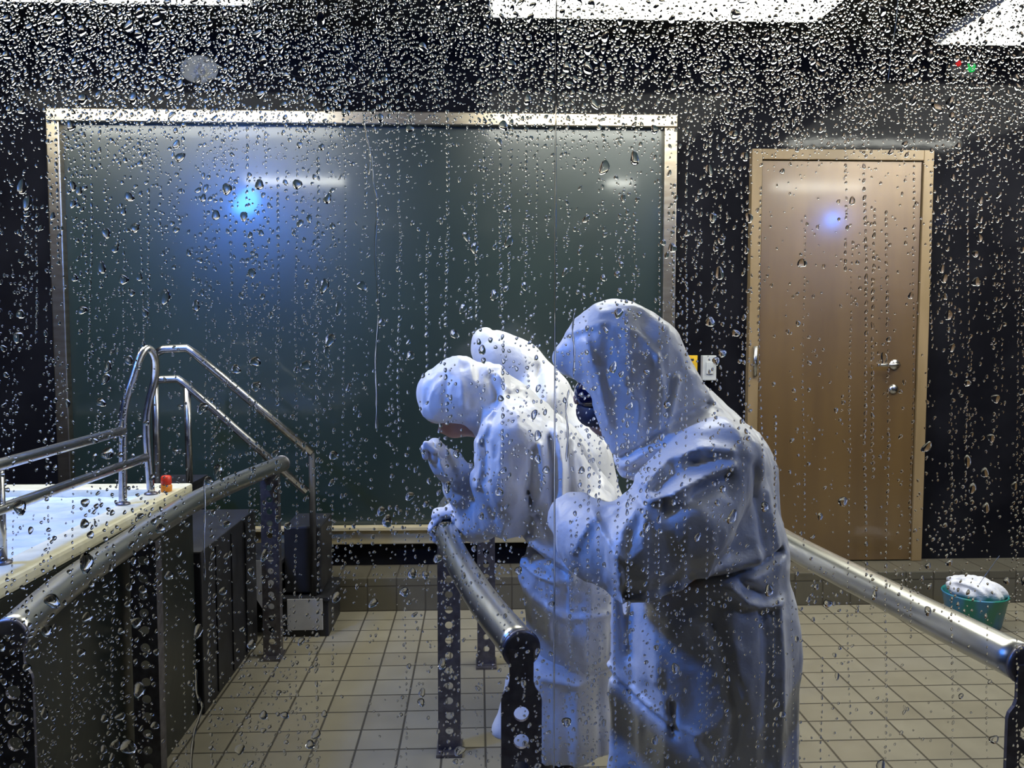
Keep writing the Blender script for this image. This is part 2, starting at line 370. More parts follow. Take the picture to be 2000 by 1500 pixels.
# indicator
g = at(1885, 138, WY)
t = thing('indicator_lamp', 'small green and red signal lamp high on the wall above the door', 'signal lamp', g)
obj('case', box(g.x - 0.11, g.x + 0.05, WY - 0.05, WY - 0.001, g.z - 0.05, g.z + 0.06, 0.004), M['black_panel'], t)
obj('green_light', lathe([(0.001, -0.012), (0.02, -0.01), (0.026, 0.0)], (g.x, WY - 0.05, g.z), 16, axis='Y'), M['green_lens'], t)
obj('red_light', lathe([(0.001, -0.012), (0.012, -0.01), (0.016, 0.0)], (g.x - 0.07, WY - 0.05, g.z + 0.02), 16, axis='Y'), M['red_lens'], t)

# ------------------------------------------------------------------ raised basin on the left
TZ = 0.88
TX = -1.05; TY0, TY1 = 0.62, 3.02; TXL = -3.2
t = thing('water_basin', 'raised basin with cream rim, bright pale water and dark sides', 'basin', (-2.0, 1.8, 0))
bm = bmesh.new(); rw = 0.105
box(TX - 0.03, TX, TY0, TY1, 0, TZ - 0.036, 0.003, bm); box(TXL, TX - 0.03, TY1 - 0.03, TY1, 0, TZ - 0.036, 0, bm)
box(TXL, TX - 0.03, TY0, TY0 + 0.03, 0, TZ - 0.036, 0, bm); box(TXL, TXL + 0.03, TY0 + 0.03, TY1 - 0.03, 0, TZ - 0.036, 0, bm)
obj('basin_wall', bm, M['tank'], t)
bm = bmesh.new()
box(TX - rw, TX, TY0, TY1 + 0.01, TZ - 0.036, TZ, 0.010, bm); box(TXL, TX - rw, TY1 - rw, TY1 + 0.01, TZ - 0.036, TZ, 0.010, bm)
box(TXL, TX - rw, TY0, TY0 + rw, TZ - 0.036, TZ, 0.010, bm)
obj('rim', bm, M['rim'], t)
bm = bmesh.new(); n = 40
grid = [[bm.verts.new((TXL + 0.03 + (TX - rw + 0.01 - TXL - 0.03) * i / n, TY0 + 0.03 + (TY1 - TY0 - 0.1) * j / n,
         TZ - 0.025 + 0.003 * math.sin(i * 1.7 + j * 0.9) + 0.003 * math.sin(j * 2.1 - i * 0.6))) for j in range(n + 1)] for i in range(n + 1)]
for i in range(n):
    for j in range(n): bm.faces.new((grid[i][j], grid[i + 1][j], grid[i + 1][j + 1], grid[i][j + 1]))
obj('water', bm, M['water'], t, True)
# dark plinth behind the basin
t = thing('plinth', 'low dark panelled plinth between the basin and the steps', 'plinth', (-1.8, 3.4, 0))
obj('plinth_body', box(-2.6, -1.03, TY1 + 0.02, 3.78, 0.0, 0.62, 0.006), M['black_panel'], t)
bm = bmesh.new()
for yy in (3.2, 3.4, 3.6): box(-1.032, -1.024, yy - 0.006, yy + 0.006, 0.02, 0.60, 0, bm)
obj('panel_joint', bm, M['black_panel'], t)

# steps
t = thing('staircase', 'dark steps with grey side panels leading up to the basin', 'steps', (-1.2, 3.95, 0))
SY0, SY1 = 3.82, 4.14
xs = [-0.71, -0.93, -1.15, -1.37, -1.59]; zs = [0.19, 0.37, 0.54, 0.72]
for i in range(4):
    obj('step', box(xs[i + 1], xs[i], SY0, SY1, 0.0 if i == 0 else zs[i - 1] - 0.02, zs[i] - 0.02, 0.003), M['black_panel'], t)
    obj('tread', box(xs[i + 1], xs[i] + 0.01, SY0 - 0.01, SY1, zs[i] - 0.02, zs[i], 0.003), M['black_panel'], t)
obj('side_panel', box(-0.90, -0.735, SY0 - 0.012, SY0 - 0.002, 0.035, 0.185, 0.002), M['grey_panel'], t)
bm = bmesh.new()
v = [(-1.16, 0.37), (-0.95, 0.37), (-0.95, 0.10), (-0.99, 0.10), (-1.06, 0.22)]
f0 = [bm.verts.new((x, SY0 - 0.012, z)) for x, z in v]; f1 = [bm.verts.new((x, SY0 - 0.002, z)) for x, z in v]
bm.faces.new(f0); bm.faces.new(f1[::-1])
for k in range(5): bm.faces.new((f0[k], f1[k], f1[(k + 1) % 5], f0[(k + 1) % 5]))
bmesh.ops.recalc_face_normals(bm, faces=bm.faces[:]); obj('side_panel', bm, M['grey_panel'], t)
obj('equipment_cover', box(-0.92, -0.745, SY0 + 0.03, SY1, 0.20, 0.52, 0.01), M['black_panel'], t)

# stair handrails
t = thing('stair_handrail', 'bent steel stair handrails sloping down to the right', 'handrail', (-1.4, 3.86, 0.72))
HY = 3.84
up = [at(305, 690, HY), at(320, 682, HY), at(366, 680, HY), at(380, 690, HY), at(610, 885, HY)]
lo = [at(300, 742, HY), at(318, 741, HY), at(348, 740, HY), at(362, 750, HY), at(600, 960, HY)]
obj('top_rail', tube([up[0], up[1], up[2], up[3], up[4]], 0.019, 14), M['thin_steel'], t)
obj('lower_rail', tube(lo, 0.018, 14), M['thin_steel'], t)
e = at(366, 752, HY); obj('post', tube([e, Vector((e.x, e.y, 0.73))], 0.016, 12), M['thin_steel'], t)
e = at(609, 884, HY); obj('post', tube([e, Vector((e.x, e.y, 0.19))], 0.015, 12), M['rubber'], t)
e = at(302, 692, HY); obj('post', tube([e, Vector((e.x, e.y, 0.62))], 0.016, 12), M['thin_steel'], t)

# basin guard rail with hooped end
GX = TX - 0.055
t = thing('guard_rail', 'steel guard rail with a tall hooped end on the basin rim', 'railing', (GX, 2.3, TZ))
p1 = atz(6, 1100, TZ); p2 = atz(241, 985, TZ); p3 = atz(296, 965, TZ)
Yp2 = p2.y; Yp3 = p3.y
r0, r1 = at(4, 906, p1.y), at(241, 841, Yp2); m0, m1 = at(4, 994, p1.y), at(287, 893, Yp3)
obj('top_rail', tube([r0 + (r0 - r1) * 1.2, r1], 0.0145, 14), M['thin_steel'], t)
obj('middle_rail', tube([m0 + (m0 - m1) * 1.0, m1], 0.0145, 14), M['thin_steel'], t)
obj('post', tube([p1, Vector((p1.x, p1.y, r0.z))], 0.012, 12), M['thin_steel'], t)
hoop = [p2, at(241, 880, Yp2), at(243, 800, Yp2), at(262, 735, Yp2 + 0.03), at(276, 694, Yp2 + 0.06), at(290, 681, Yp2 + 0.09), at(303, 697, Yp2 + 0.12),
        at(304, 735, Yp3), at(292, 785, Yp3), at(287, 825, Yp3), at(289, 880, Yp3), p3]
for i, h in enumerate(hoop): hoop[i] = Vector((h.x, h.y, h.z))
obj('hoop', tube(catmull(hoop, 8), 0.0125, 16), M['thin_steel'], t)
for q in (p1, p2, p3): obj('foot_flange', lathe([(0.022, 0), (0.022, 0.005), (0.014, 0.009)], q, 20), M['dark_steel'], t)
# red cap on the rim
c = atz(302, 966, TZ); c.y += 0.06; c.x = GX + 0.02
t = thing('bottle', 'small red and orange bottle standing on the basin rim', 'bottle', c)
obj('bottle_body', lathe([(0.016, 0.0), (0.019, 0.003), (0.019, 0.022), (0.014, 0.026)], c, 20), M['orange'], t)
obj('cap', lathe([(0.017, 0.026), (0.018, 0.028), (0.017, 0.052), (0.012, 0.055)], c, 20), M['red'], t)

# ------------------------------------------------------------------ tubular barriers on perforated posts
RZ = 0.84; RR = 0.035
def plate_with_holes(wd, z0, z1, holes, r, th, neck=None, seg=16):
    """upright plate facing -Y, centred on x=0, real holes; neck = (z_from, half_width) narrows the top"""
    bm = bmesh.new(); fs = []
    def ring_pair(pts_o, pts_i):
        n = len(pts_o)
        vo = [[bm.verts.new((x, y, z)) for x, z in pts_o] for y in (0, th)]
        vi = [[bm.verts.new((x, y, z)) for x, z in pts_i] for y in (0, th)]
        for k in range(n):
            k2 = (k + 1) % n
            bm.faces.new((vo[0][k], vo[0][k2], vi[0][k2], vi[0][k])); bm.faces.new((vo[1][k], vi[1][k], vi[1][k2], vo[1][k2]))
            bm.faces.new((vi[0][k], vi[0][k2], vi[1][k2], vi[1][k])); bm.faces.new((vo[0][k2], vo[0][k], vo[1][k], vo[1][k2]))
    sp = abs(holes[1] - holes[0]) if len(holes) > 1 else wd
    hs = sp / 2; hw = wd / 2; cur = z0
    for hz in sorted(holes):
        if hz - hs > cur + 1e-4: box(-hw, hw, 0, th, cur, hz - hs, 0, bm)
        out = []
        for k in range(seg):
            a = 2 * PI * (k + 0.5) / seg; cx, cz = math.cos(a), math.sin(a)
            s = min(hw / abs(cx), hs / abs(cz)); out.append((cx * s, hz + cz * s))
        # snap near-corner points to the corners
        for sx in (-1, 1):
            for sz in (-1, 1):
                j = min(range(seg), key=lambda q: (out[q][0] - sx * hw) ** 2 + (out[q][1] - hz - sz * hs) ** 2)
                out[j] = (sx * hw, hz + sz * hs)
        ring_pair(out, [(r * math.cos(2 * PI * (k + 0.5) / seg), hz + r * math.sin(2 * PI * (k + 0.5) / seg)) for k in range(seg)])
        cur = hz + hs
    if cur < z1 - 1e-4:
        if neck:
            zf, nw = neck
            box(-hw, hw, 0, th, cur, zf, 0, bm)
            v = [(-hw, zf), (hw, zf), (hw * 0.93, zf + 0.010), (nw + 0.004, zf + 0.022), (nw, zf + 0.034), (nw, z1), (-nw, z1), (-nw, zf + 0.034), (-nw - 0.004, zf + 0.022), (-hw * 0.93, zf + 0.010)]
            f0 = [bm.verts.new((x, 0, z)) for x, z in v]; f1 = [bm.verts.new((x, th, z)) for x, z in v]
            bm.faces.new(f0); bm.faces.new(f1[::-1])
            for k in range(len(v)): bm.faces.new((f0[k], f1[k], f1[(k + 1) % len(v)], f0[(k + 1) % len(v)]))
        else: box(-hw, hw, 0, th, cur, z1, 0, bm)
    bmesh.ops.recalc_face_normals(bm, faces=bm.faces[:])
    return bm
def barrier(pts, posts, label, near_cap=True, group='tubular barriers'):
    line = catmull([(x, y, RZ) for x, y in pts], 10)
    base = Vector((line[len(line) // 2].x, line[len(line) // 2].y, 0))
    t = thing('barrier', label, 'barrier', base, group)
    obj('tube_rail', tube(line, RR, 28), M['steel'], t)
    for e, s in ((line[0], 1), (line[-1], -1)):
        q = (line[1] - line[0]).normalized() if s == 1 else (line[-2] - line[-1]).normalized()
        bm = lathe([(0.001, -0.006), (RR * 0.9, -0.006), (RR + 0.002, -0.003), (RR + 0.002, 0.004), (0.001, 0.004)], (0, 0, 0), 28)
        bm.transform(Matrix.Translation(e) @ q.to_track_quat('Z', 'Y').to_matrix().to_4x4())
        cp = obj('end_cap', bm, M['dark_steel'], t)
        bm = lathe([(0.001, -0.004), (0.006, -0.003), (0.008, 0.0)], (0, 0, 0), 12)
        bm.transform(Matrix.Translation(e - q * 0.006) @ q.to_track_quat('Z', 'Y').to_matrix().to_4x4())
        obj('bolt', bm, M['thin_steel'], cp)
    for (yy, holes, style) in posts:
        k = min(range(len(line)), key=lambda i: abs(line[i].y - yy)); p = line[k]
        wd = 0.076
        top = RZ - 0.020 if style == 'plate' else RZ - RR * 0.75
        if style == 'plate':
            hz = [RZ - 0.09 - 0.0525 * (i + 0.55) for i in range(13)]
            bm = plate_with_holes(wd, 0.012, RZ + 0.004, hz, 0.0145, 0.008, neck=(RZ - 0.092, 0.0225))
            off = -0.014
        else:
            hz = [top - 0.055 - 0.0525 * i for i in range(14)]
            bm = plate_with_holes(wd, 0.012, top, hz, 0.0135, 0.006)
            box(-wd / 2, -wd / 2 + 0.005, 0.006, 0.045, 0.012, top, 0, bm); box(wd / 2 - 0.005, wd / 2, 0.006, 0.045, 0.012, top, 0, bm)
            off = -0.02
        bm.transform(Matrix.Translation((p.x, p.y + off, 0)))
        po = obj('post', bm, M['dark_steel'], t)
        fb = box(p.x - 0.044, p.x + 0.044, p.y - 0.055, p.y + 0.055, 0.0, 0.012, 0.002)
        for sx in (-0.03, 0.03):
            for sy in (-0.04, 0.04): lathe([(0.008, 0.012), (0.008, 0.018), (0.004, 0.019)], (p.x + sx, p.y + sy, 0), 8, fb)
        obj('foot_plate', fb, M['dark_steel'], po)
    return t
barrier([(-0.915, 1.60), (-0.965, 1.93), (-0.985, 2.3), (-0.995, 2.6), (-0.985, 3.05), (-0.89, 3.72)],
        [(1.62, 0, 'plate'), (2.45, 0, 'post'), (3.55, 0, 'post')], 'left steel tube barrier running along the raised basin')
barrier([(0.078, 1.50), (0.0, 1.815), (-0.085, 2.3), (-0.105, 2.7), (-0.05, 3.1), (0.05, 3.55)],
        [(1.50, 0, 'plate'), (2.72, 0, 'post'), (3.47, 0, 'post')], 'middle steel tube barrier held by the smaller hooded person')
rp = [tuple(atz(a, b, RZ).xy) for a, b in ((2000, 1296), (1768, 1180), (1545, 1066))]
barrier(rp + [ (0.85, 2.7), (0.78, 3.1), (0.68, 3.5)],
        [(rp[0][1], 0, 'plate'), (3.42, 0, 'post')], 'right steel tube barrier emerging behind the big hooded person')

# ------------------------------------------------------------------ tub with towel at the back right
c = at(1900, 1244, 3.86); c.z = 0.0
t = thing('tub', 'teal plastic tub on the floor behind the right barrier', 'tub', c)
obj('tub_body', lathe([(0.11, 0.0), (0.118, 0.006), (0.145, 0.150), (0.150, 0.155), (0.146, 0.160), (0.138, 0.150), (0.112, 0.012), (0.001, 0.01)], c, 40), M['teal'], t)
bm = bmesh.new(); bmesh.ops.create_icosphere(bm, subdivisions=5, radius=1.0)
for v in bm.verts:
    p = v.co.copy(); n_ = 1 + 0.10 * math.sin(5 * p.x + 3 * p.z) * math.cos(7 * p.y) + 0.06 * math.sin(14 * p.x + 9 * p.y + 4 * p.z)
    v.co = Vector((p.x * 0.130 * n_, p.y * 0.11 * n_, p.z * 0.062 * n_ + 0.172 - 0.12 * p.x * 0.13)) + c
tw = obj('towel', bm, M['towel'], None, True); tag(tw, 'crumpled white towel heaped in the teal tub', 'towel')

# ------------------------------------------------------------------ implicit-surface modeller for people and cloth
def vn(p, seed=0):
    """value noise, p: (...,3) float array"""
    i = np.floor(p).astype(np.int64); f = (p - i).astype(np.float32); f = f * f * (3 - 2 * f)
    def h(ix, iy, iz):
        n = (ix * 73856093) ^ (iy * 19349663) ^ (iz * 83492791) ^ (seed * 2654435761)
        n = (n ^ (n >> 13)) * 1274126177 & 0x7fffffff
        n = n ^ (n >> 16)
        return (n & 0xffff).astype(np.float32) / 65535.0
    x, y, z = i[..., 0], i[..., 1], i[..., 2]; fx, fy, fz = f[..., 0], f[..., 1], f[..., 2]
    def lerp(a, b, t): return a + (b - a) * t
    return lerp(lerp(lerp(h(x, y, z), h(x + 1, y, z), fx), lerp(h(x, y + 1, z), h(x + 1, y + 1, z), fx), fy),
                lerp(lerp(h(x, y, z + 1), h(x + 1, y, z + 1), fx), lerp(h(x, y + 1, z + 1), h(x + 1, y + 1, z + 1), fx), fy), fz)
class Field:
    def __init__(s, lo, hi, h):
        s.lo = np.array(lo, np.float32); s.h = h
        n = [int((b - a) / h) + 2 for a, b in zip(lo, hi)]
        ax = [s.lo[k] + h * np.arange(n[k], dtype=np.float32) for k in range(3)]
        s.p = np.stack(np.meshgrid(*ax, indexing='ij'), -1); s.d = np.full(n, 9.0, np.float32)
    def cone(s, a, b, ra, rb):
        a = np.array(a, np.float32); b = np.array(b, np.float32); ab = b - a; q = s.p - a
        t = np.clip((q @ ab) / max(float(ab @ ab), 1e-9), 0, 1)
        return np.linalg.norm(q - t[..., None] * ab, axis=-1) - (ra + t * (rb - ra))
    def ell(s, c, r, rot=None):
        q = s.p - np.array(c, np.float32)
        if rot is not None: q = q @ np.array(rot, np.float32)
        r = np.array(r, np.float32)
        k0 = np.linalg.norm(q / r, axis=-1); k1 = np.linalg.norm(q / (r * r), axis=-1) + 1e-9
        return k0 * (k0 - 1) / k1
    @staticmethod
    def smin(a, b, k):
        h = np.clip(0.5 + 0.5 * (b - a) / k, 0, 1)
        return b + (a - b) * h - k * h * (1 - h)
    def add(s, d, k=0.03): s.d = s.smin(s.d, d, k) if k > 0 else np.minimum(s.d, d)
    def cut(s, d, k=0.01): s.d = -s.smin(-s.d, d, k)
    def mesh(s, name):
        D = s.d; ins = D < 0
        c = np.zeros(tuple(n - 1 for n in D.shape), np.int8)
        for dx in (0, 1):
            for dy in (0, 1):
                for dz in (0, 1):
                    c += ins[dx:dx + c.shape[0], dy:dy + c.shape[1], dz:dz + c.shape[2]]
        I = np.argwhere((c > 0) & (c < 8)); idx = np.full(c.shape, -1, np.int64); idx[tuple(I.T)] = np.arange(len(I))
        acc = np.zeros((len(I), 3), np.float64); cnt = np.zeros(len(I))
        cor = [(a, b, g) for a in (0, 1) for b in (0, 1) for g in (0, 1)]
        val = {q: D[I[:, 0] + q[0], I[:, 1] + q[1], I[:, 2] + q[2]].astype(np.float64) for q in cor}
        for q in cor:
            for ax in range(3):
                if q[ax] == 0:
                    r = list(q); r[ax] = 1; r = tuple(r); va, vb = val[q], val[r]
                    m = (va < 0) != (vb < 0); tt = np.where(m, va / np.where(m, va - vb, 1), 0)
                    pt = np.array(q, np.float64) + tt[:, None] * (np.array(r) - np.array(q))
                    acc += np.where(m[:, None], pt, 0); cnt += m
        V = s.lo + (I + acc / cnt[:, None]) * s.h
        Q = []
        for ax in range(3):
            sl0 = [slice(None)] * 3; sl1 = [slice(None)] * 3; sl0[ax] = slice(0, -1); sl1[ax] = slice(1, None)
            e0 = ins[tuple(sl0)]; e1 = ins[tuple(sl1)]
            E = np.argwhere(e0 != e1); o1, o2 = (ax + 1) % 3, (ax + 2) % 3
            ok = (E[:, o1] > 0) & (E[:, o2] > 0) & (E[:, o1] < c.shape[o1]) & (E[:, o2] < c.shape[o2]); E = E[ok]
            flip = e0[tuple(E.T)]
            def nb(a, b):
                q = E.copy(); q[:, o1] -= a; q[:, o2] -= b; return idx[tuple(q.T)]
            q = np.stack([nb(0, 0), nb(1, 0), nb(1, 1), nb(0, 1)], 1)
            q[~flip] = q[~flip][:, ::-1]; Q.append(q)
        Q = np.concatenate(Q); Q = Q[(Q >= 0).all(1)]
        me = bpy.data.meshes.new(name); me.vertices.add(len(V)); me.vertices.foreach_set('co', V.astype(np.float32).ravel())
        me.loops.add(Q.size); me.loops.foreach_set('vertex_index', Q.ravel().astype(np.int32))
        me.polygons.add(len(Q)); me.polygons.foreach_set('loop_start', np.arange(0, Q.size, 4, dtype=np.int32))
        me.polygons.foreach_set('loop_total', np.full(len(Q), 4, np.int32))
        me.update(); me.validate(); return me
    def line(s, pts, Y0, wpx, amp, yr=None):
        """a crease drawn in the side view: pts are photo pixels at depth Y0; amp>0 raises a ridge"""
        w_ = wpx * Y0 / F; best = None
        W = [at(x, y, Y0) for x, y in pts]
        px, pz = s.p[..., 0], s.p[..., 2]
        for a, b in zip(W, W[1:]):
            ax, az, bx, bz = a.x, a.z, b.x, b.z; L2 = (bx - ax) ** 2 + (bz - az) ** 2 + 1e-9
            t = np.clip(((px - ax) * (bx - ax) + (pz - az) * (bz - az)) / L2, 0, 1)
            d = (px - ax - t * (bx - ax)) ** 2 + (pz - az - t * (bz - az)) ** 2
            best = d if best is None else np.minimum(best, d)
        g = 0.72 * np.exp(-best / (w_ * w_)) + 0.28 * np.exp(-np.sqrt(best + (0.2 * w_) ** 2) / (0.62 * w_))
        if yr is not None:
            g = g * np.clip((yr[1] - s.p[..., 1]) / (yr[1] - yr[0]), 0, 1)
        s.d -= amp * g
    def folds(s, amp, scale, seed=0, ridge=True):
        n = vn(s.p * np.array(scale, np.float32), seed)
        if ridge: n = 1 - np.abs(2 * n - 1)
        s.d -= amp * (n - 0.5)
def SP(f, segs, k):
    """segs: list of (px,py,Y,rpx) chains -> union of cones, radii in photo pixels at that depth"""
    for ch in segs:
        for a, b in zip(ch, ch[1:]):
            f.add(f.cone(at(a[0], a[1], a[2]), at(b[0], b[1], b[2]), a[3] * a[2] / F, b[3] * b[2] / F), k)
def bounds(segs, pad=0.06):
    P_ = []
    for ch in segs:
        for a in ch:
            q = at(a[0], a[1], a[2]); r = a[3] * a[2] / F; P_.append([q.x - r, q.y - r, q.z - r]); P_.append([q.x + r, q.y + r, q.z + r])
    P_ = np.array(P_); return P_.min(0) - pad, P_.max(0) + pad

def boots(t, cx, cy, heading, spread, size=1.0):
    for s in (-1, 1):
        x = cx + s * 0.04; y = cy + s * spread
        f = Field((x - 0.26, y - 0.09, -0.01), (x + 0.16, y + 0.09, 0.40), 0.008)
        f.add(f.cone((x, y, 0.36), (x, y, 0.09), 0.060, 0.050), 0.02)
        f.add(f.cone((x + 0.02, y, 0.045), (x - 0.15 * size, y, 0.042), 0.045, 0.042), 0.04)
        f.cut(-(0.0 - f.p[..., 2]) * 1.0 * -1 if False else f.p[..., 2] - 0.002, 0.004)
        obj('boot', f.mesh('boot'), M['boot'], t, True)

# ---- person B : big hooded person on the right
BY = 1.85
tB = thing('person', 'large person in a white hooded raincoat and goggles leaning left', 'person', (0.52, BY, 0), 'people in white raincoats')
segs = [
    [(1196, 676, BY, 78), (1222, 704, BY, 100), (1252, 768, BY, 98)],
    [(1150, 690, BY, 44), (1190, 690, BY, 78)],
    [(1106, 700, BY, 13), (1150, 676, BY, 42)], [(1106, 700, BY, 13), (1165, 730, BY, 28)],
    [(1225, 740, BY, 95), (1270, 850, BY - 0.02, 88)],
    [(1272, 742, BY, 68), (1376, 884, BY, 88)],
    [(1286, 840, BY, 88), (1385, 935, BY, 116)],
    [(1392, 925, BY - 0.10, 104), (1398, 1080, BY - 0.11, 124), (1380, 1230, BY - 0.08, 166), (1374, 1560, BY - 0.05, 180)],
    [(1405, 925, BY + 0.12, 108), (1400, 1080, BY + 0.14, 124), (1378, 1230, BY + 0.10, 160), (1368, 1560, BY + 0.06, 172)],
    [(1398, 902, BY - 0.20, 84), (1330, 1010, BY - 0.26, 92), (1235, 1075, BY - 0.27, 80)],
    [(1235, 1075, BY - 0.27, 78), (1165, 1060, BY - 0.22, 62), (1120, 1010, BY - 0.14, 44)],
    [(1390, 905, BY + 0.16, 84), (1300, 1030, BY + 0.17, 80), (1225, 1060, BY + 0.12, 60)],
]
lo, hi = bounds(segs); lo[2] = 0.26
f = Field(lo, hi, 0.006)
SP(f, segs, 0.035)
f.add(f.cone(at(1207, 1165, BY - 0.10), at(1208, 1560, BY - 0.10), 0.016, 0.020), 0.04)
# hood opening
f.cut(f.ell(at(1112, 818, BY), (0.066, 0.085, 0.100), None), 0.010)
f.cut(f.cone(at(1138, 800, BY), at(1166, 868, BY), 0.056, 0.050), 0.010)
f.folds(0.015, (7, 7, 2.4), 3); f.folds(0.010, (17, 17, 7), 4); f.folds(0.004, (40, 40, 22), 5)
for pts, wpx, amp in [
    ([(1236, 925), (1285, 885), (1345, 862), (1400, 868)], 11, 0.016), ([(1240, 950), (1300, 925), (1360, 905), (1402, 893)], 9, 0.016),
    ([(1256, 938), (1310, 905), (1370, 884)], 8, -0.010), ([(1270, 975), (1330, 940), (1392, 915)], 9, -0.010),
    ([(1190, 1158), (1260, 1150), (1330, 1132), (1400, 1112), (1470, 1098), (1522, 1075)], 8, -0.030),
    ([(1190, 1135), (1260, 1125), (1330, 1108), (1400, 1088), (1470, 1074)], 14, 0.016),
    ([(1215, 925), (1270, 880), (1340, 828), (1420, 800)], 9, -0.020), ([(1300, 700), (1312, 770), (1304, 850)], 8, 0.012),
    ([(1345, 745), (1330, 800), (1318, 850)], 8, 0.014), ([(1278, 745), (1285, 830)], 9, -0.012), ([(1228, 752), (1262, 790), (1262, 880)], 7, 0.010),
    ([(1130, 650), (1200, 628), (1262, 650), (1300, 700)], 6, 0.006), ([(1160, 670), (1185, 760), (1205, 840)], 8, 0.010),
    ([(1220, 965), (1195, 1000), (1178, 1045)], 10, 0.010), ([(1232, 970), (1222, 1030), (1196, 1052), (1172, 1040), (1150, 990)], 7, 0.009),
    ([(1205, 990), (1196, 1030)], 7, -0.003), ([(1150, 985), (1120, 1030), (1110, 1060)], 8, 0.008), ([(1165, 1010), (1160, 1100)], 7, -0.003),
    ([(1180, 1060), (1190, 1130)], 7, 0.012), ([(1450, 900), (1475, 1000), (1480, 1080)], 10, -0.012), ([(1500, 960), (1510, 1060)], 8, 0.008),
    ([(1410, 1130), (1440, 1158), (1475, 1170), (1520, 1166)], 7, 0.014), ([(1430, 1120), (1470, 1145)], 8, -0.014),
    ([(1510, 1180), (1512, 1500)], 10, 0.012), ([(1475, 1180), (1480, 1460)], 10, -0.012), ([(1235, 1170), (1240, 1300)], 12, -0.014),
    ([(1190, 1325), (1250, 1370), (1310, 1398), (1350, 1410)], 6, 0.010), ([(1195, 1345), (1250, 1385), (1310, 1412)], 6, -0.010),
    ([(1306, 1360), (1310, 1425)], 6, -0.020), ([(1270, 1210), (1275, 1320)], 12, 0.012), ([(1380, 1200), (1420, 1360), (1400, 1500)], 14, -0.012),
    ([(1340, 1420), (1385, 1500)], 12, 0.010)]:
    f.line(pts, BY - 0.2, wpx, amp, (BY - 0.05, BY + 0.15))
obj('raincoat', f.mesh('raincoat'), M['coat'], tB, True)
# body of B
f = Field((at(1090, 700, BY).x - 0.05, BY - 0.36, 0.28), (at(1500, 700, BY).x, BY + 0.36, 1.50), 0.009)
hd = at(1224, 755, BY)
f.add(f.ell(hd, (0.095, 0.074, 0.115)), 0.02)
f.add(f.ell(hd + Vector((-0.045, 0, -0.055)), (0.052, 0.052, 0.06)), 0.03)
f.add(f.cone(hd + Vector((-0.092, 0, 0.005)), hd + Vector((-0.112, 0, -0.028)), 0.010, 0.014), 0.012)
f.add(f.cone(hd + Vector((0.0, 0, -0.07)), at(1330, 880, BY), 0.056, 0.07), 0.03)
for s in (-1, 1):
    sh = at(1392, 920, BY); sh.y += s * 0.13; el = at(1285, 1040, BY); el.y += (-0.22 if s < 0 else 0.12); hn = at(1165 if s < 0 else 1290, 1030, BY); hn.y += s * 0.09
    f.add(f.cone(at(1360, 910, BY), sh, 0.07, 0.05), 0.03); f.add(f.cone(sh, el, 0.055, 0.045), 0.02); f.add(f.cone(el, hn, 0.043, 0.028), 0.02)
    f.add(f.cone(hn, hn + Vector((-0.05, 0, 0.03)), 0.026, 0.020), 0.015)
    for j in range(4):
        b0 = hn + Vector((-0.045, (j - 1.5) * 0.017, 0.03)); f.add(f.cone(b0, b0 + Vector((-0.03, 0, -0.035)), 0.009, 0.008), 0.006)
    f.add(f.cone(hn + Vector((-0.02, 0.02, 0.01)), hn + Vector((-0.045, 0.035, -0.02)), 0.010, 0.009), 0.008)
    hp_ = at(1390, 1180, BY); hp_.y += s * 0.10
    f.add(f.cone(hp_, Vector((hp_.x - 0.02, hp_.y, 0.30)), 0.09, 0.06), 0.03)
f.add(f.cone(at(1370, 940, BY), at(1390, 1180, BY), 0.13, 0.13), 0.05)
obj('body', f.mesh('body'), M['skin'], tB, True)
# goggles
g0 = at(1150, 768, BY)
f = Field((g0.x - 0.07, BY - 0.10, g0.z - 0.07), (g0.x + 0.10, BY + 0.10, g0.z + 0.08), 0.0045)
f.add(f.ell(g0 + Vector((0.018, 0, 0)), (0.052, 0.076, 0.042)), 0.0)
f.cut(f.ell(g0 + Vector((0.055, 0, -0.002)), (0.050, 0.070, 0.034)), 0.004)
gg = obj('goggles', f.mesh('goggles'), M['lens'], tB, True)
gg['label'] = 'dark blue glossy goggles'
obj('mask', tube([g0 + Vector((0.040, -0.05, -0.046)), g0 + Vector((0.022, -0.028, -0.043)), g0 + Vector((0.008, 0, -0.040)), g0 + Vector((0.022, 0.028, -0.043)), g0 + Vector((0.040, 0.05, -0.046))], [0.026, 0.034, 0.038, 0.034, 0.026], 20), M['trousers'], tB)
for s in (-1, 1):
    x, y = 0.53, BY + s * 0.11
    obj('trouser_leg', tube([(x, y, 0.62), (x, y, 0.30)], [0.10, 0.085], 20), M['trousers'], tB)
boots(tB, 0.53, BY, 0, 0.11)

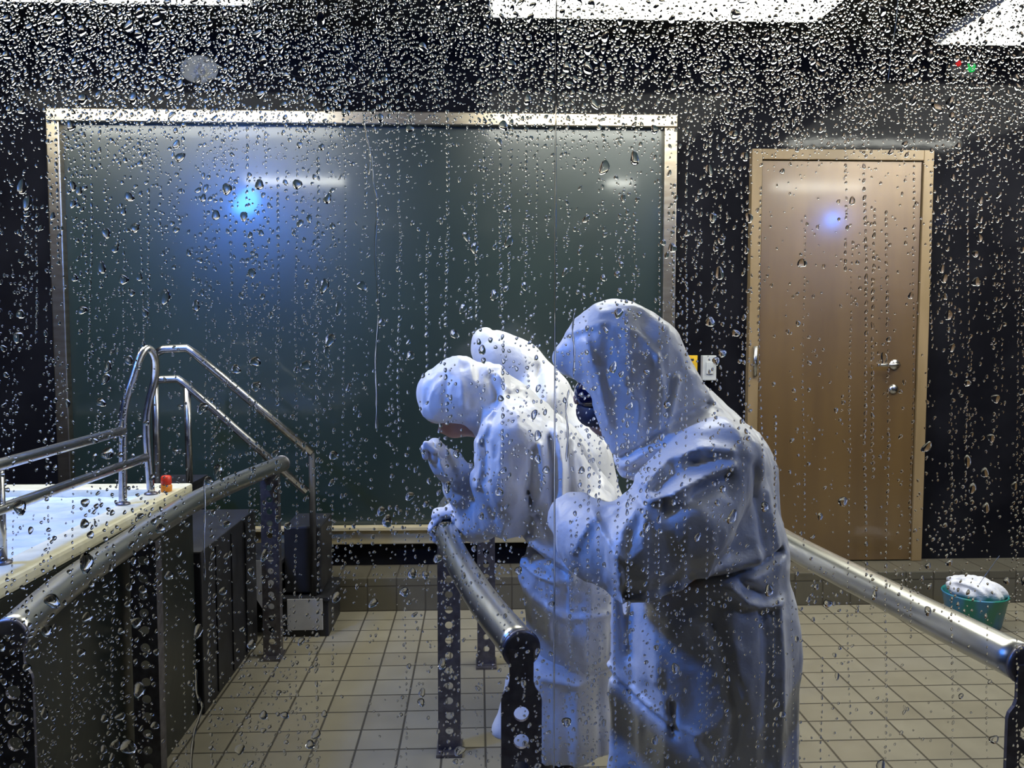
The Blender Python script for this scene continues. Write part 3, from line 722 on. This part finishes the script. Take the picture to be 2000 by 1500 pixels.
# ---- person A : smaller person holding the middle barrier
AY = 2.42
tA = thing('person', 'smaller person in white hooded raincoat gripping the middle tube barrier', 'person', (0.22, AY, 0), 'people in white raincoats')
segs = [
    [(882, 772, AY, 52), (905, 770, AY, 62), (935, 775, AY, 58)],
    [(858, 765, AY, 34), (890, 752, AY, 46)],
    [(852, 800, AY - 0.04, 20), (858, 770, AY - 0.02, 30)],
    [(950, 765, AY, 50), (990, 810, AY, 58), (1030, 860, AY, 70)],
    [(1010, 840, AY - 0.10, 62), (1060, 900, AY - 0.12, 74), (1110, 1000, AY - 0.12, 84), (1125, 1110, AY - 0.09, 88), (1130, 1230, AY - 0.08, 92)],
    [(1020, 835, AY + 0.10, 62), (1070, 900, AY + 0.12, 74), (1120, 1000, AY + 0.12, 84), (1135, 1110, AY + 0.09, 88), (1135, 1230, AY + 0.08, 92)],
    [(1000, 860, AY - 0.16, 64), (985, 940, AY - 0.17, 58), (990, 1000, AY - 0.14, 46)],
    [(985, 990, AY - 0.13, 44), (930, 1015, AY - 0.02, 34), (888, 1012, AY + 0.05, 27)],
    [(1010, 860, AY + 0.15, 56), (960, 955, AY + 0.10, 48), (905, 950, AY - 0.02, 36), (874, 905, AY - 0.10, 26), (852, 878, AY - 0.12, 17)],
    [(905, 960, AY - 0.04, 34), (915, 1005, AY - 0.03, 22)],
    [(1058, 1120, AY - 0.12, 40), (1095, 1220, AY - 0.12, 60)],
]
lo, hi = bounds(segs)
f = Field(lo, hi, 0.006)
SP(f, segs, 0.028)
f.cut(f.ell(at(882, 846, AY - 0.02), (0.058, 0.12, 0.050)), 0.010)
f.folds(0.013, (8, 8, 3.0), 13); f.folds(0.011, (22, 22, 9), 14); f.folds(0.005, (44, 44, 26), 15)
for pts, wpx, amp in [
    ([(958, 742), (972, 790), (955, 840), (940, 862)], 7, -0.012), ([(975, 735), (1000, 765), (1010, 760)], 6, 0.012), ([(990, 760), (965, 800)], 6, 0.010),
    ([(1082, 838), (1090, 900), (1088, 990)], 6, 0.030), ([(1070, 850), (1074, 990)], 5, -0.024), ([(1104, 850), (1110, 960)], 5, -0.020),
    ([(1050, 860), (1056, 920), (1040, 985)], 7, 0.016), ([(1035, 870), (1028, 950)], 7, -0.014), ([(1015, 930), (1045, 990), (1070, 1050)], 8, -0.011),
    ([(932, 860), (940, 905), (930, 940)], 8, 0.012), ([(925, 905), (945, 950), (965, 1000)], 7, -0.010), ([(950, 860), (945, 930)], 7, -0.012),
    ([(1110, 965), (1160, 960), (1190, 975)], 5, 0.016), ([(1125, 985), (1112, 1040)], 6, 0.014), ([(1140, 880), (1190, 960)], 6, -0.018),
    ([(1030, 1050), (1065, 1068), (1100, 1090)], 6, 0.020), ([(1022, 1062), (1060, 1082), (1100, 1105)], 6, -0.020),
    ([(1020, 1100), (1050, 1116), (1080, 1120)], 5, 0.014), ([(1060, 1130), (1070, 1230)], 8, 0.012), ([(1100, 1130), (1110, 1240)], 8, -0.010),
    ([(1040, 1160), (1100, 1190), (1190, 1180)], 8, 0.010), ([(850, 868), (862, 905), (885, 960)], 5, 0.014), ([(868, 880), (890, 930)], 5, -0.014),
    ([(900, 745), (905, 800)], 7, 0.006), ([(870, 740), (868, 790)], 7, -0.006), ([(1100, 1000), (1098, 1060), (1110, 1110)], 6, 0.018)]:
    f.line(pts, AY - 0.14, wpx, amp, (AY + 0.02, AY + 0.2))
# slanting hem
n_ = np.array([0.30, 0.95]); q = at(1120, 1276, AY)
hem = (f.p[..., 0] - q.x) * n_[0] * -1 + (f.p[..., 2] - q.z) * n_[1]
f.d = np.maximum(f.d, -hem.astype(np.float32) - 0.0)
obj('raincoat', f.mesh('raincoat'), M['coat'], tA, True)
segs = [[(1120, 1170, AY - 0.05, 70), (1105, 1300, AY - 0.06, 92), (1095, 1400, AY - 0.06, 104), (1090, 1520, AY - 0.06, 110)],
        [(1130, 1170, AY + 0.06, 70), (1115, 1300, AY + 0.05, 92), (1110, 1520, AY + 0.04, 106)],
        [(1010, 1330, AY - 0.06, 18), (985, 1425, AY - 0.06, 16)], [(1010, 1330, AY - 0.06, 18), (1040, 1420, AY - 0.06, 50)], [(985, 1425, AY - 0.06, 16), (1040, 1440, AY - 0.06, 50)]]
lo, hi = bounds(segs); f = Field(lo, hi, 0.008); SP(f, segs, 0.03)
f.folds(0.016, (9, 9, 2.5), 23)
for pts, wpx, amp in [([(1060, 1310), (1120, 1318), (1190, 1300)], 8, 0.012), ([(1050, 1300), (1060, 1480)], 8, 0.010), ([(1165, 1300), (1168, 1490)], 8, -0.010), ([(1100, 1330), (1105, 1480)], 12, -0.010), ([(1010, 1330), (1000, 1420)], 8, -0.012)]:
    f.line(pts, AY - 0.14, wpx, amp)
hz_ = at(1100, 1492, AY - 0.2).z
f.d = np.maximum(f.d, (hz_ + 0.10 * (at(1100, 1492, AY).x - f.p[..., 0]) * (f.p[..., 0] < at(1100, 1492, AY).x) - f.p[..., 2]).astype(np.float32))
obj('overskirt', f.mesh('overskirt'), M['coat'], tA, True)
# body of A
f = Field((at(840, 800, AY).x - 0.04, AY - 0.30, 0.24), (at(1230, 1000, AY).x, AY + 0.30, 1.36), 0.009)
hd = at(905, 782, AY)
f.add(f.ell(hd, (0.078, 0.066, 0.088)), 0.02)
f.add(f.ell(hd + Vector((-0.028, 0, -0.062)), (0.045, 0.044, 0.05)), 0.03)
f.add(f.cone(hd + Vector((-0.074, 0, -0.030)), hd + Vector((-0.090, 0, -0.058)), 0.009, 0.012), 0.012)
f.add(f.cone(hd + Vector((-0.068, -0.012, -0.088)), hd + Vector((-0.068, 0.012, -0.088)), 0.008, 0.008), 0.010)
f.add(f.cone(hd + Vector((0.02, 0, -0.05)), at(1010, 850, AY), 0.048, 0.06), 0.03)
f.add(f.cone(at(1050, 900, AY), at(1130, 1150, AY), 0.085, 0.085), 0.04)
for s, pts in ((-1, [(1005, 870), (985, 985), (900, 1012)]), (1, [(1005, 870), (935, 960), (862, 890)])):
    yy = [AY + s * 0.14, AY + s * 0.13, AY + (0.07 if s < 0 else -0.10)]
    q_ = [at(x, y, z) for (x, y), z in zip(pts, yy)]
    f.add(f.cone(q_[0], q_[1], 0.048, 0.038), 0.02); f.add(f.cone(q_[1], q_[2], 0.036, 0.024), 0.02)
    hq = at(1120, 1150, AY); hq.y += s * 0.07
    f.add(f.cone(hq, (hq.x - 0.02, hq.y, 0.30), 0.06, 0.05), 0.03)
obj('body', f.mesh('body'), M['skin'], tA, True)
# gloved hand on the rail: palm over the tube, four fingers and a thumb curled round it
HYc = 2.44
def rail_x(y):
    P_ = [(1.50, 0.078), (1.815, 0.0), (2.3, -0.085), (2.7, -0.105), (3.1, -0.05)]
    for (a, xa), (b, xb) in zip(P_, P_[1:]):
        if a <= y <= b: return xa + (xb - xa) * (y - a) / (b - a)
    return 0
rx_ = rail_x(HYc)
f = Field((rx_ - 0.10, HYc - 0.10, RZ - 0.09), (rx_ + 0.12, HYc + 0.10, RZ + 0.10), 0.0035)
wr = at(898, 1004, AY + 0.05)
f.add(f.cone(wr, (rx_ + 0.012, HYc, RZ + 0.056), 0.030, 0.022), 0.012)
for dy in (-0.028, -0.010, 0.010, 0.028):
    f.add(f.cone((rx_ + 0.015, HYc + dy * 0.8, RZ + 0.053), (rx_ - 0.036, HYc + dy, RZ + 0.046), 0.015, 0.013), 0.008)
for j, dy in enumerate((-0.036, -0.013, 0.010, 0.032)):
    sp_ = [(128, 0.0), (172, 0.001), (212, -0.002), (240 - 6 * abs(j - 1), -0.002)]
    pr_ = None
    for k, (a, dr) in enumerate(sp_):
        R_ = RR + 0.0115 + dr; pt = (rx_ + R_ * math.cos(math.radians(a)) - (0.004 if k == 1 else 0), HYc + dy, RZ + R_ * math.sin(math.radians(a)))
        if pr_: f.add(f.cone(pr_, pt, 0.0115 - 0.001 * k, 0.0105 - 0.001 * k), 0.004)
        pr_ = pt
pr_ = None
for k, (a, y) in enumerate([(60, -0.042), (20, -0.052), (-20, -0.050)]):
    R_ = RR + 0.012; pt = (rx_ + R_ * math.cos(math.radians(a)), HYc + y, RZ + R_ * math.sin(math.radians(a)))
    if pr_: f.add(f.cone(pr_, pt, 0.0135, 0.0115), 0.006)
    pr_ = pt
f.folds(0.003, (50, 50, 50), 31)
obj('glove', f.mesh('glove'), M['glove'], tA, True)
# other gloved fist near the chin
hc_ = at(846, 880, AY - 0.12)
f = Field(tuple(hc_ - Vector((0.07, 0.07, 0.07))), tuple(hc_ + Vector((0.08, 0.07, 0.07))), 0.0035)
f.add(f.ell(hc_ + Vector((0.012, 0, -0.008)), (0.030, 0.036, 0.034)), 0.0)
for j in range(4):
    b0 = hc_ + Vector((-0.004, -0.026 + 0.017 * j, 0.022 - 0.002 * abs(j - 1)))
    f.add(f.cone(b0, b0 + Vector((-0.020, 0, -0.012)), 0.0105, 0.0095), 0.004); f.add(f.cone(b0 + Vector((-0.020, 0, -0.012)), b0 + Vector((-0.016, 0, -0.034)), 0.0095, 0.0085), 0.004)
f.add(f.cone(hc_ + Vector((0.006, -0.034, 0.004)), hc_ + Vector((-0.018, -0.032, 0.024)), 0.011, 0.009), 0.006)
obj('glove', f.mesh('glove'), M['glove'], tA, True)
for s in (-1, 1):
    x, y = at(1080, 1500, AY).x + s * 0.02, AY + s * 0.08
    obj('trouser_leg', tube([(x - 0.01, y, 0.50), (x - 0.02, y, 0.24)], [0.085, 0.075], 20), M['trousers'], tA)
boots(tA, at(1080, 1500, AY).x - 0.02, AY, 0, 0.08, 0.9)

# ---- person C : third hooded person behind
CY = 3.08
tC = thing('person', 'third person in white raincoat, only hood and back showing behind the others', 'person', (0.40, CY, 0), 'people in white raincoats')
segs = [
    [(950, 668, CY, 26), (975, 695, CY, 44), (1010, 720, CY, 50)],
    [(940, 688, CY, 14), (965, 690, CY, 34)],
    [(1010, 720, CY, 50), (1062, 775, CY, 54)],
    [(1062, 778, CY - 0.10, 50), (1115, 900, CY - 0.12, 70), (1140, 1010, CY - 0.12, 78), (1140, 1300, CY - 0.08, 84)],
    [(1066, 778, CY + 0.10, 50), (1120, 900, CY + 0.12, 70), (1145, 1010, CY + 0.12, 78), (1140, 1300, CY + 0.08, 84)],
    [(1060, 790, CY - 0.15, 44), (1030, 900, CY - 0.16, 44), (985, 960, CY - 0.12, 34)],
    [(1060, 790, CY + 0.15, 44), (1030, 900, CY + 0.16, 44), (985, 960, CY + 0.10, 34)],
]
lo, hi = bounds(segs); f = Field(lo, hi, 0.009); SP(f, segs, 0.03)
f.cut(f.ell(at(968, 760, CY), (0.075, 0.10, 0.060)), 0.012)
f.folds(0.014, (9, 9, 4), 43)
for pts, wpx, amp in [([(962, 645), (970, 660)], 5, -0.010), ([(1045, 715), (1040, 770)], 6, -0.018), ([(1060, 720), (1055, 790)], 6, 0.012)]:
    f.line(pts, CY, wpx, amp)
obj('raincoat', f.mesh('raincoat'), M['coat'], tC, True)
f = Field((at(930, 700, CY).x - 0.02, CY - 0.25, 0.24), (at(1220, 900, CY).x, CY + 0.25, 1.42), 0.010)
hd = at(985, 712, CY)
f.add(f.ell(hd, (0.078, 0.068, 0.085)), 0.02); f.add(f.ell(hd + Vector((-0.03, 0, -0.055)), (0.045, 0.045, 0.048)), 0.03)
f.add(f.cone(hd + Vector((-0.07, 0, -0.03)), hd + Vector((-0.084, 0, -0.055)), 0.009, 0.012), 0.01)
f.add(f.cone(hd, at(1065, 790, CY), 0.05, 0.07), 0.03); f.add(f.cone(at(1080, 830, CY), at(1140, 1080, CY), 0.10, 0.12), 0.04)
for s in (-1, 1):
    hq = at(1140, 1080, CY); hq.y += s * 0.08; f.add(f.cone(hq, (hq.x, hq.y, 0.28), 0.085, 0.055), 0.03)
    a_ = at(1062, 810, CY); a_.y += s * 0.14; b_ = at(1030, 905, CY); b_.y += s * 0.15; c_ = at(975, 965, CY); c_.y += s * 0.10
    f.add(f.cone(a_, b_, 0.045, 0.038), 0.02); f.add(f.cone(b_, c_, 0.036, 0.024), 0.02)
    for j in range(4): f.add(f.cone(c_ + Vector((-0.01, (j - 1.5) * 0.018, 0)), c_ + Vector((-0.07, (j - 1.5) * 0.018, -0.02)), 0.011, 0.009), 0.005)
    f.add(f.cone(c_, c_ + Vector((-0.04, 0.04, 0.0)), 0.012, 0.010), 0.006)
obj('body', f.mesh('body'), M['skin'], tC, True)
for s in (-1, 1):
    x, y = at(1140, 1100, CY).x, CY + s * 0.08
    obj('trouser_leg', tube([(x, y, 0.50), (x, y, 0.22)], [0.085, 0.075], 20), M['trousers'], tC)
boots(tC, at(1140, 1100, CY).x, CY, 0, 0.08, 0.9)

# ------------------------------------------------------------------ water on the pane
SC = F / PY1
def pane_pt(px, py):
    q = at(px, py, PY1); return q.x, q.z
def smooth(a, b, x): t = np.clip((x - a) / (b - a), 0, 1); return t * t * (3 - 2 * t)
def density(x, y):
    """drops per 100x100 photo pixels"""
    d = 48.0 + 520 * (1 - smooth(40, 340, y)) * (1 - 0.45 * np.exp(-((x - 790) / 160.0) ** 2))
    d += 40 * (1 - smooth(330, 620, y)) * (1 - smooth(120, 460, x))
    d += 50 * smooth(1290, 1340, x) * (1 - smooth(700, 1000, y)) * (1 - smooth(1440, 1480, x))
    d += 45 * smooth(1790, 1830, x) * (1 - smooth(900, 1150, y))
    d = np.where((x > 1465) & (x < 1800) & (y > 300) & (y < 1100), 12, d)
    d += 14 * smooth(550, 900, y) * (1 - smooth(380, 520, x))
    d = np.where((x > 640) & (y > 1180) & (x < 860), 13, d)
    d = np.where((x > 1560) & (y > 1200), 6, d)
    return d
X0, X1, Y0_, Y1_ = -1500, 3500, -380, 1880
D = []
NC = 640000
xs_ = rng.uniform(X0, X1, NC); ys_ = rng.uniform(Y0_, Y1_, NC)
dens = density(xs_, ys_)
# streaky clustering: columns and patches
col = vn(np.stack([xs_ / 17.0, ys_ / 260.0, xs_ * 0], -1), 5); pat = vn(np.stack([xs_ / 60.0, ys_ / 60.0, xs_ * 0], -1), 6)
prob = dens / (NC / ((X1 - X0) * (Y1_ - Y0_) / 1e4)) * (0.2 + 1.6 * smooth(0.3, 0.7, col)) * (0.6 + 0.8 * pat)
keep = rng.random(NC) < prob
xs_, ys_ = xs_[keep], ys_[keep]
sz = np.exp(rng.normal(math.log(2.0), 0.36, len(xs_)))
sz = sz * (1 + 0.18 * (1 - smooth(150, 330, ys_)))
big = rng.random(len(xs_)) < 0.002 + 0.016 * smooth(150, 500, ys_)
sz = np.where(big, rng.uniform(5.5, 9.5, len(xs_)), sz)
sz = np.where((ys_ > 850) & (xs_ < 420) & (rng.random(len(xs_)) < 0.25), sz * 1.6, sz)
asp = rng.uniform(0.95, 1.7, len(xs_)); tilt = rng.normal(-0.25, 0.35, len(xs_))
D.append(np.stack([xs_, ys_, sz, asp, tilt], 1))
mx_ = rng.uniform(X0, X1, 96000); my_ = rng.uniform(Y0_, 420, 96000)
kp = rng.random(96000) < (1 - smooth(60, 380, my_)); mx_, my_ = mx_[kp], my_[kp]
D.append(np.stack([mx_, my_, rng.uniform(1.1, 1.9, len(mx_)), rng.uniform(0.95, 1.6, len(mx_)), rng.normal(-0.2, 0.3, len(mx_))], 1))
# beaded columns left by running drops
x = X0
while x < X1:
    x += rng.uniform(14, 40)
    y = rng.uniform(Y0_, 500) if rng.random() < 0.6 else rng.uniform(300, 1300)
    end = y + rng.uniform(200, 1300); ph = rng.uniform(0, 6); s0 = rng.uniform(1.7, 3.0)
    xx = x
    while y < min(end, Y1_):
        y += rng.uniform(9, 17); xx += rng.normal(0, 0.5)
        D.append(np.array([[xx + 1.5 * math.sin(y / 90 + ph), y, s0 * rng.uniform(0.75, 1.25), rng.uniform(1.2, 2.0), rng.normal(-0.2, 0.2)]]))
D = np.concatenate(D)
ok = np.abs(np.array([at(a, b, PY1).x for a, b in D[:, :2]]) - seam) > 0.0004 + D[:, 2] / SC * 0.7
D = D[ok]
D = D[np.argsort(-D[:, 2])]
cell = {}; kept = []
for i_, (a_, b_, r_, s_, t_) in enumerate(D.tolist()):          # no two drops run into each other
    gx, gy = int(a_ // 14), int(b_ // 14); rr_ = int(r_ * 1.7 // 14) + 1; hit = False
    for u in range(gx - rr_, gx + rr_ + 1):
        for v in range(gy - rr_, gy + rr_ + 1):
            for (c_, d_, q_, w_) in cell.get((u, v), ()):
                if (a_ - c_) ** 2 + ((b_ - d_) / (0.5 * (s_ + w_))) ** 2 < (0.99 * (r_ + q_)) ** 2: hit = True; break
            if hit: break
        if hit: break
    if not hit:
        kept.append(i_); cell.setdefault((gx, gy), []).append((a_, b_, r_, s_))
D = D[kept]
def drops_mesh(D, seg, rings, name):
    n = len(D); ang = 2 * PI * np.arange(seg) / seg
    W = np.array([pane_pt(a, b) for a, b in D[:, :2]])
    r = D[:, 2] / SC; asp = D[:, 3]; tl = D[:, 4]
    a2 = 1 + 0.16 * np.sin(ang[None] * 2 + rng.uniform(0, 6, (n, 1))) * rng.random((n, 1)) + 0.10 * np.sin(ang[None] * 3 + rng.uniform(0, 6, (n, 1)))
    ux = np.cos(ang)[None] * a2; uz = np.sin(ang)[None] * a2 * asp[:, None]
    ct, st = np.cos(tl)[:, None], np.sin(tl)[:, None]
    ex, ez = ux * ct - uz * st, ux * st + uz * ct
    H = rng.uniform(0.30, 0.62, n) * r
    prof = [(1.0, 0.0)] + rings
    V = []
    # base ring (flat side against the glass), then the dome rings, then the apex
    V.append(np.stack([W[:, 0:1] + ex * r[:, None], np.full((n, seg), PY1 + 0.00002), W[:, 1:2] + ez * r[:, None]], -1))
    for q, h in prof:
        dz = -0.12 * h * r[:, None] * asp[:, None]
        V.append(np.stack([W[:, 0:1] + ex * r[:, None] * q, np.broadcast_to(PY1 + 0.00002 + (H * h)[:, None], (n, seg)), W[:, 1:2] + ez * r[:, None] * q + dz], -1))
    V.append(np.stack([W[:, 0:1], (PY1 + 0.00002 + H)[:, None], W[:, 1:2] - 0.12 * (r * asp)[:, None]], -1))
    V = np.concatenate(V, 1); nv = V.shape[1]; nr = len(prof)
    loops = []; tot = []; sm = []
    loops += list(range(seg)); tot.append(seg); sm.append(False)
    for k in range(nr - 1):
        a = seg * (k + 1); b = a + seg
        for j in range(seg): loops += [a + j, b + j, b + (j + 1) % seg, a + (j + 1) % seg]; tot.append(4); sm.append(True)
    a = seg * nr
    for j in range(seg): loops += [a + j, nv - 1, a + (j + 1) % seg]; tot.append(3); sm.append(True)
    loops = np.array(loops); tot = np.array(tot); sm = np.array(sm)
    LI = (loops[None] + nv * np.arange(n)[:, None]).ravel().astype(np.int32)
    LT = np.tile(tot, n).astype(np.int32); LS = np.concatenate([[0], np.cumsum(LT)[:-1]]).astype(np.int32)
    return V.reshape(-1, 3), LI, LS, LT, np.tile(sm, n)
parts = []
small = D[:, 2] < 2.3
parts.append(drops_mesh(D[small], 8, [(0.80, 0.50), (0.45, 0.86)], 's'))
parts.append(drops_mesh(D[~small], 12, [(0.90, 0.34), (0.72, 0.62), (0.48, 0.85), (0.24, 0.965)], 'b'))
Vs, LIs, LSs, LTs, SMs = [], [], [], [], []; vo = lo_ = 0
for V, LI, LS, LT, SM in parts:
    Vs.append(V); LIs.append(LI + vo); LSs.append(LS + lo_); LTs.append(LT); SMs.append(SM); vo += len(V); lo_ += len(LI)
V = np.concatenate(Vs).astype(np.float32); LI = np.concatenate(LIs).astype(np.int32); LS = np.concatenate(LSs).astype(np.int32); LT = np.concatenate(LTs); SM = np.concatenate(SMs)
me = bpy.data.meshes.new('water_droplets')
me.vertices.add(len(V)); me.vertices.foreach_set('co', V.ravel()); me.loops.add(len(LI)); me.loops.foreach_set('vertex_index', LI)
me.polygons.add(len(LS)); me.polygons.foreach_set('loop_start', LS); me.polygons.foreach_set('loop_total', LT)
me.polygons.foreach_set('use_smooth', SM); me.update()
me.materials.append(M['drop'])
dr = bpy.data.objects.new('water_droplets', me); C.objects.link(dr)
tag(dr, 'clear water droplets scattered all over the glass pane', 'water droplets', None, 'stuff')
# orientation check: make dome normals face the room
print('drops', len(D), 'verts', len(V))

def trickle(pts, w_px, label):
    line = catmull([Vector((pane_pt(a, b)[0], 0, pane_pt(a, b)[1])) for a, b in pts], 8)
    bm = bmesh.new(); rows = []; seg = 6; n = len(line)
    for i, p in enumerate(line):
        t = (line[min(i + 1, n - 1)] - line[max(i - 1, 0)]).normalized(); nx = Vector((t.z, 0, -t.x))
        ww = w_px / SC / 2 * (0.7 + 0.5 * math.sin(i * 1.3) * 0.4 + 0.3 * random.random()) * (1.5 if i > n - 4 else 1)
        if i in (0, n - 1): ww *= 0.3
        rows.append([bm.verts.new(p + nx * ww * math.cos(PI * k / seg) + Vector((0, PY1 + 0.00003 + ww * 0.75 * math.sin(PI * k / seg), 0))) for k in range(seg + 1)])
    for a, b in zip(rows, rows[1:]):
        for k in range(seg): bm.faces.new((a[k], a[k + 1], b[k + 1], b[k])).smooth = True
        bm.faces.new((a[seg], a[0], b[0], b[seg]))
    bm.faces.new(rows[0]); bm.faces.new(rows[-1][::-1])
    bmesh.ops.recalc_face_normals(bm, faces=bm.faces[:])
    o = obj('water_trickle', bm, M['drop']); tag(o, label, 'water trickle', 'water trickles on the glass')
trickle([(727, 300), (731, 360), (738, 400), (734, 500), (741, 600), (735, 700), (737, 770), (737, 842)], 4.5, 'long thin water trickle down the glass over the green panel')
trickle([(712, 232), (716, 262), (724, 300), (722, 345)], 4.5, 'short water trickle just under the panel\'s top frame')
trickle([(387, 1300), (389, 1350), (399, 1372), (392, 1400), (383, 1430), (377, 1500), (378, 1620)], 6, 'pale wavy water trickle at the bottom left over the floor edge')
trickle([(402, 935), (404, 990), (402, 1060), (404, 1130)], 4, 'straight water trickle on the glass right of the basin rim')
trickle([(1121, 610), (1117, 645), (1121, 690), (1119, 735)], 4, 'water trickle on the glass before the big hood')
trickle([(1110, 760), (1104, 800), (1108, 840), (1105, 900)], 4, 'water trickle on the glass before the goggled face')

# round clear bumper stuck on the pane, hair-thin scratches
cx, cz = pane_pt(393, 139)
t = thing('clear_sticker', 'round clear sticker stuck on the glass at the upper left', 'sticker', (cx, PY1 + 0.001, cz))
bm = lathe([(0.001, -0.0016), (0.80, -0.0015), (0.95, -0.0010), (1.0, 0.0), (0.001, 0.0)], (0, 0, 0), 40, axis='Y')
for v in bm.verts: v.co.x *= 0.0112; v.co.z *= 0.0082
bm.transform(Matrix.Translation((cx, PY1 + 0.0002, cz)) @ Matrix.Scale(-1, 4, (0, 1, 0))); bmesh.ops.recalc_face_normals(bm, faces=bm.faces[:]); obj('disc', bm, M['gel'], t)
bm = bmesh.new()
ringp = [Vector((cx + 0.0024 * math.cos(a), PY1 + 0.0022, cz + 0.0026 * math.sin(a))) for a in [2 * PI * k / 24 for k in range(25)]]
tube(ringp, 0.0007, 6, bm, cap=False); obj('centre_ring', bm, M['gel_ring'], t)
def scratch(pts, label):
    line = catmull([Vector((at(a, b, PY1).x, PY1 + 0.0003, at(a, b, PY1).z)) for a, b in pts], 8)
    o = obj('hair', tube(line, 0.00016, 6), M['scratch']); tag(o, label, 'hair', 'fine hairs on the glass')
scratch([(545, 137), (580, 152), (620, 156), (658, 149)], 'fine curved pale hair stuck on the upper glass')
scratch([(646, 88), (675, 112), (698, 134)], 'short straight hair on the glass right of the curved one')
scratch([(1748, 0), (1744, 50), (1735, 110), (1729, 160)], 'long fine hair hanging on the glass near the top right')
scratch([(1905, 1138), (1925, 1110), (1945, 1082)], 'short hair on the glass above the teal tub')
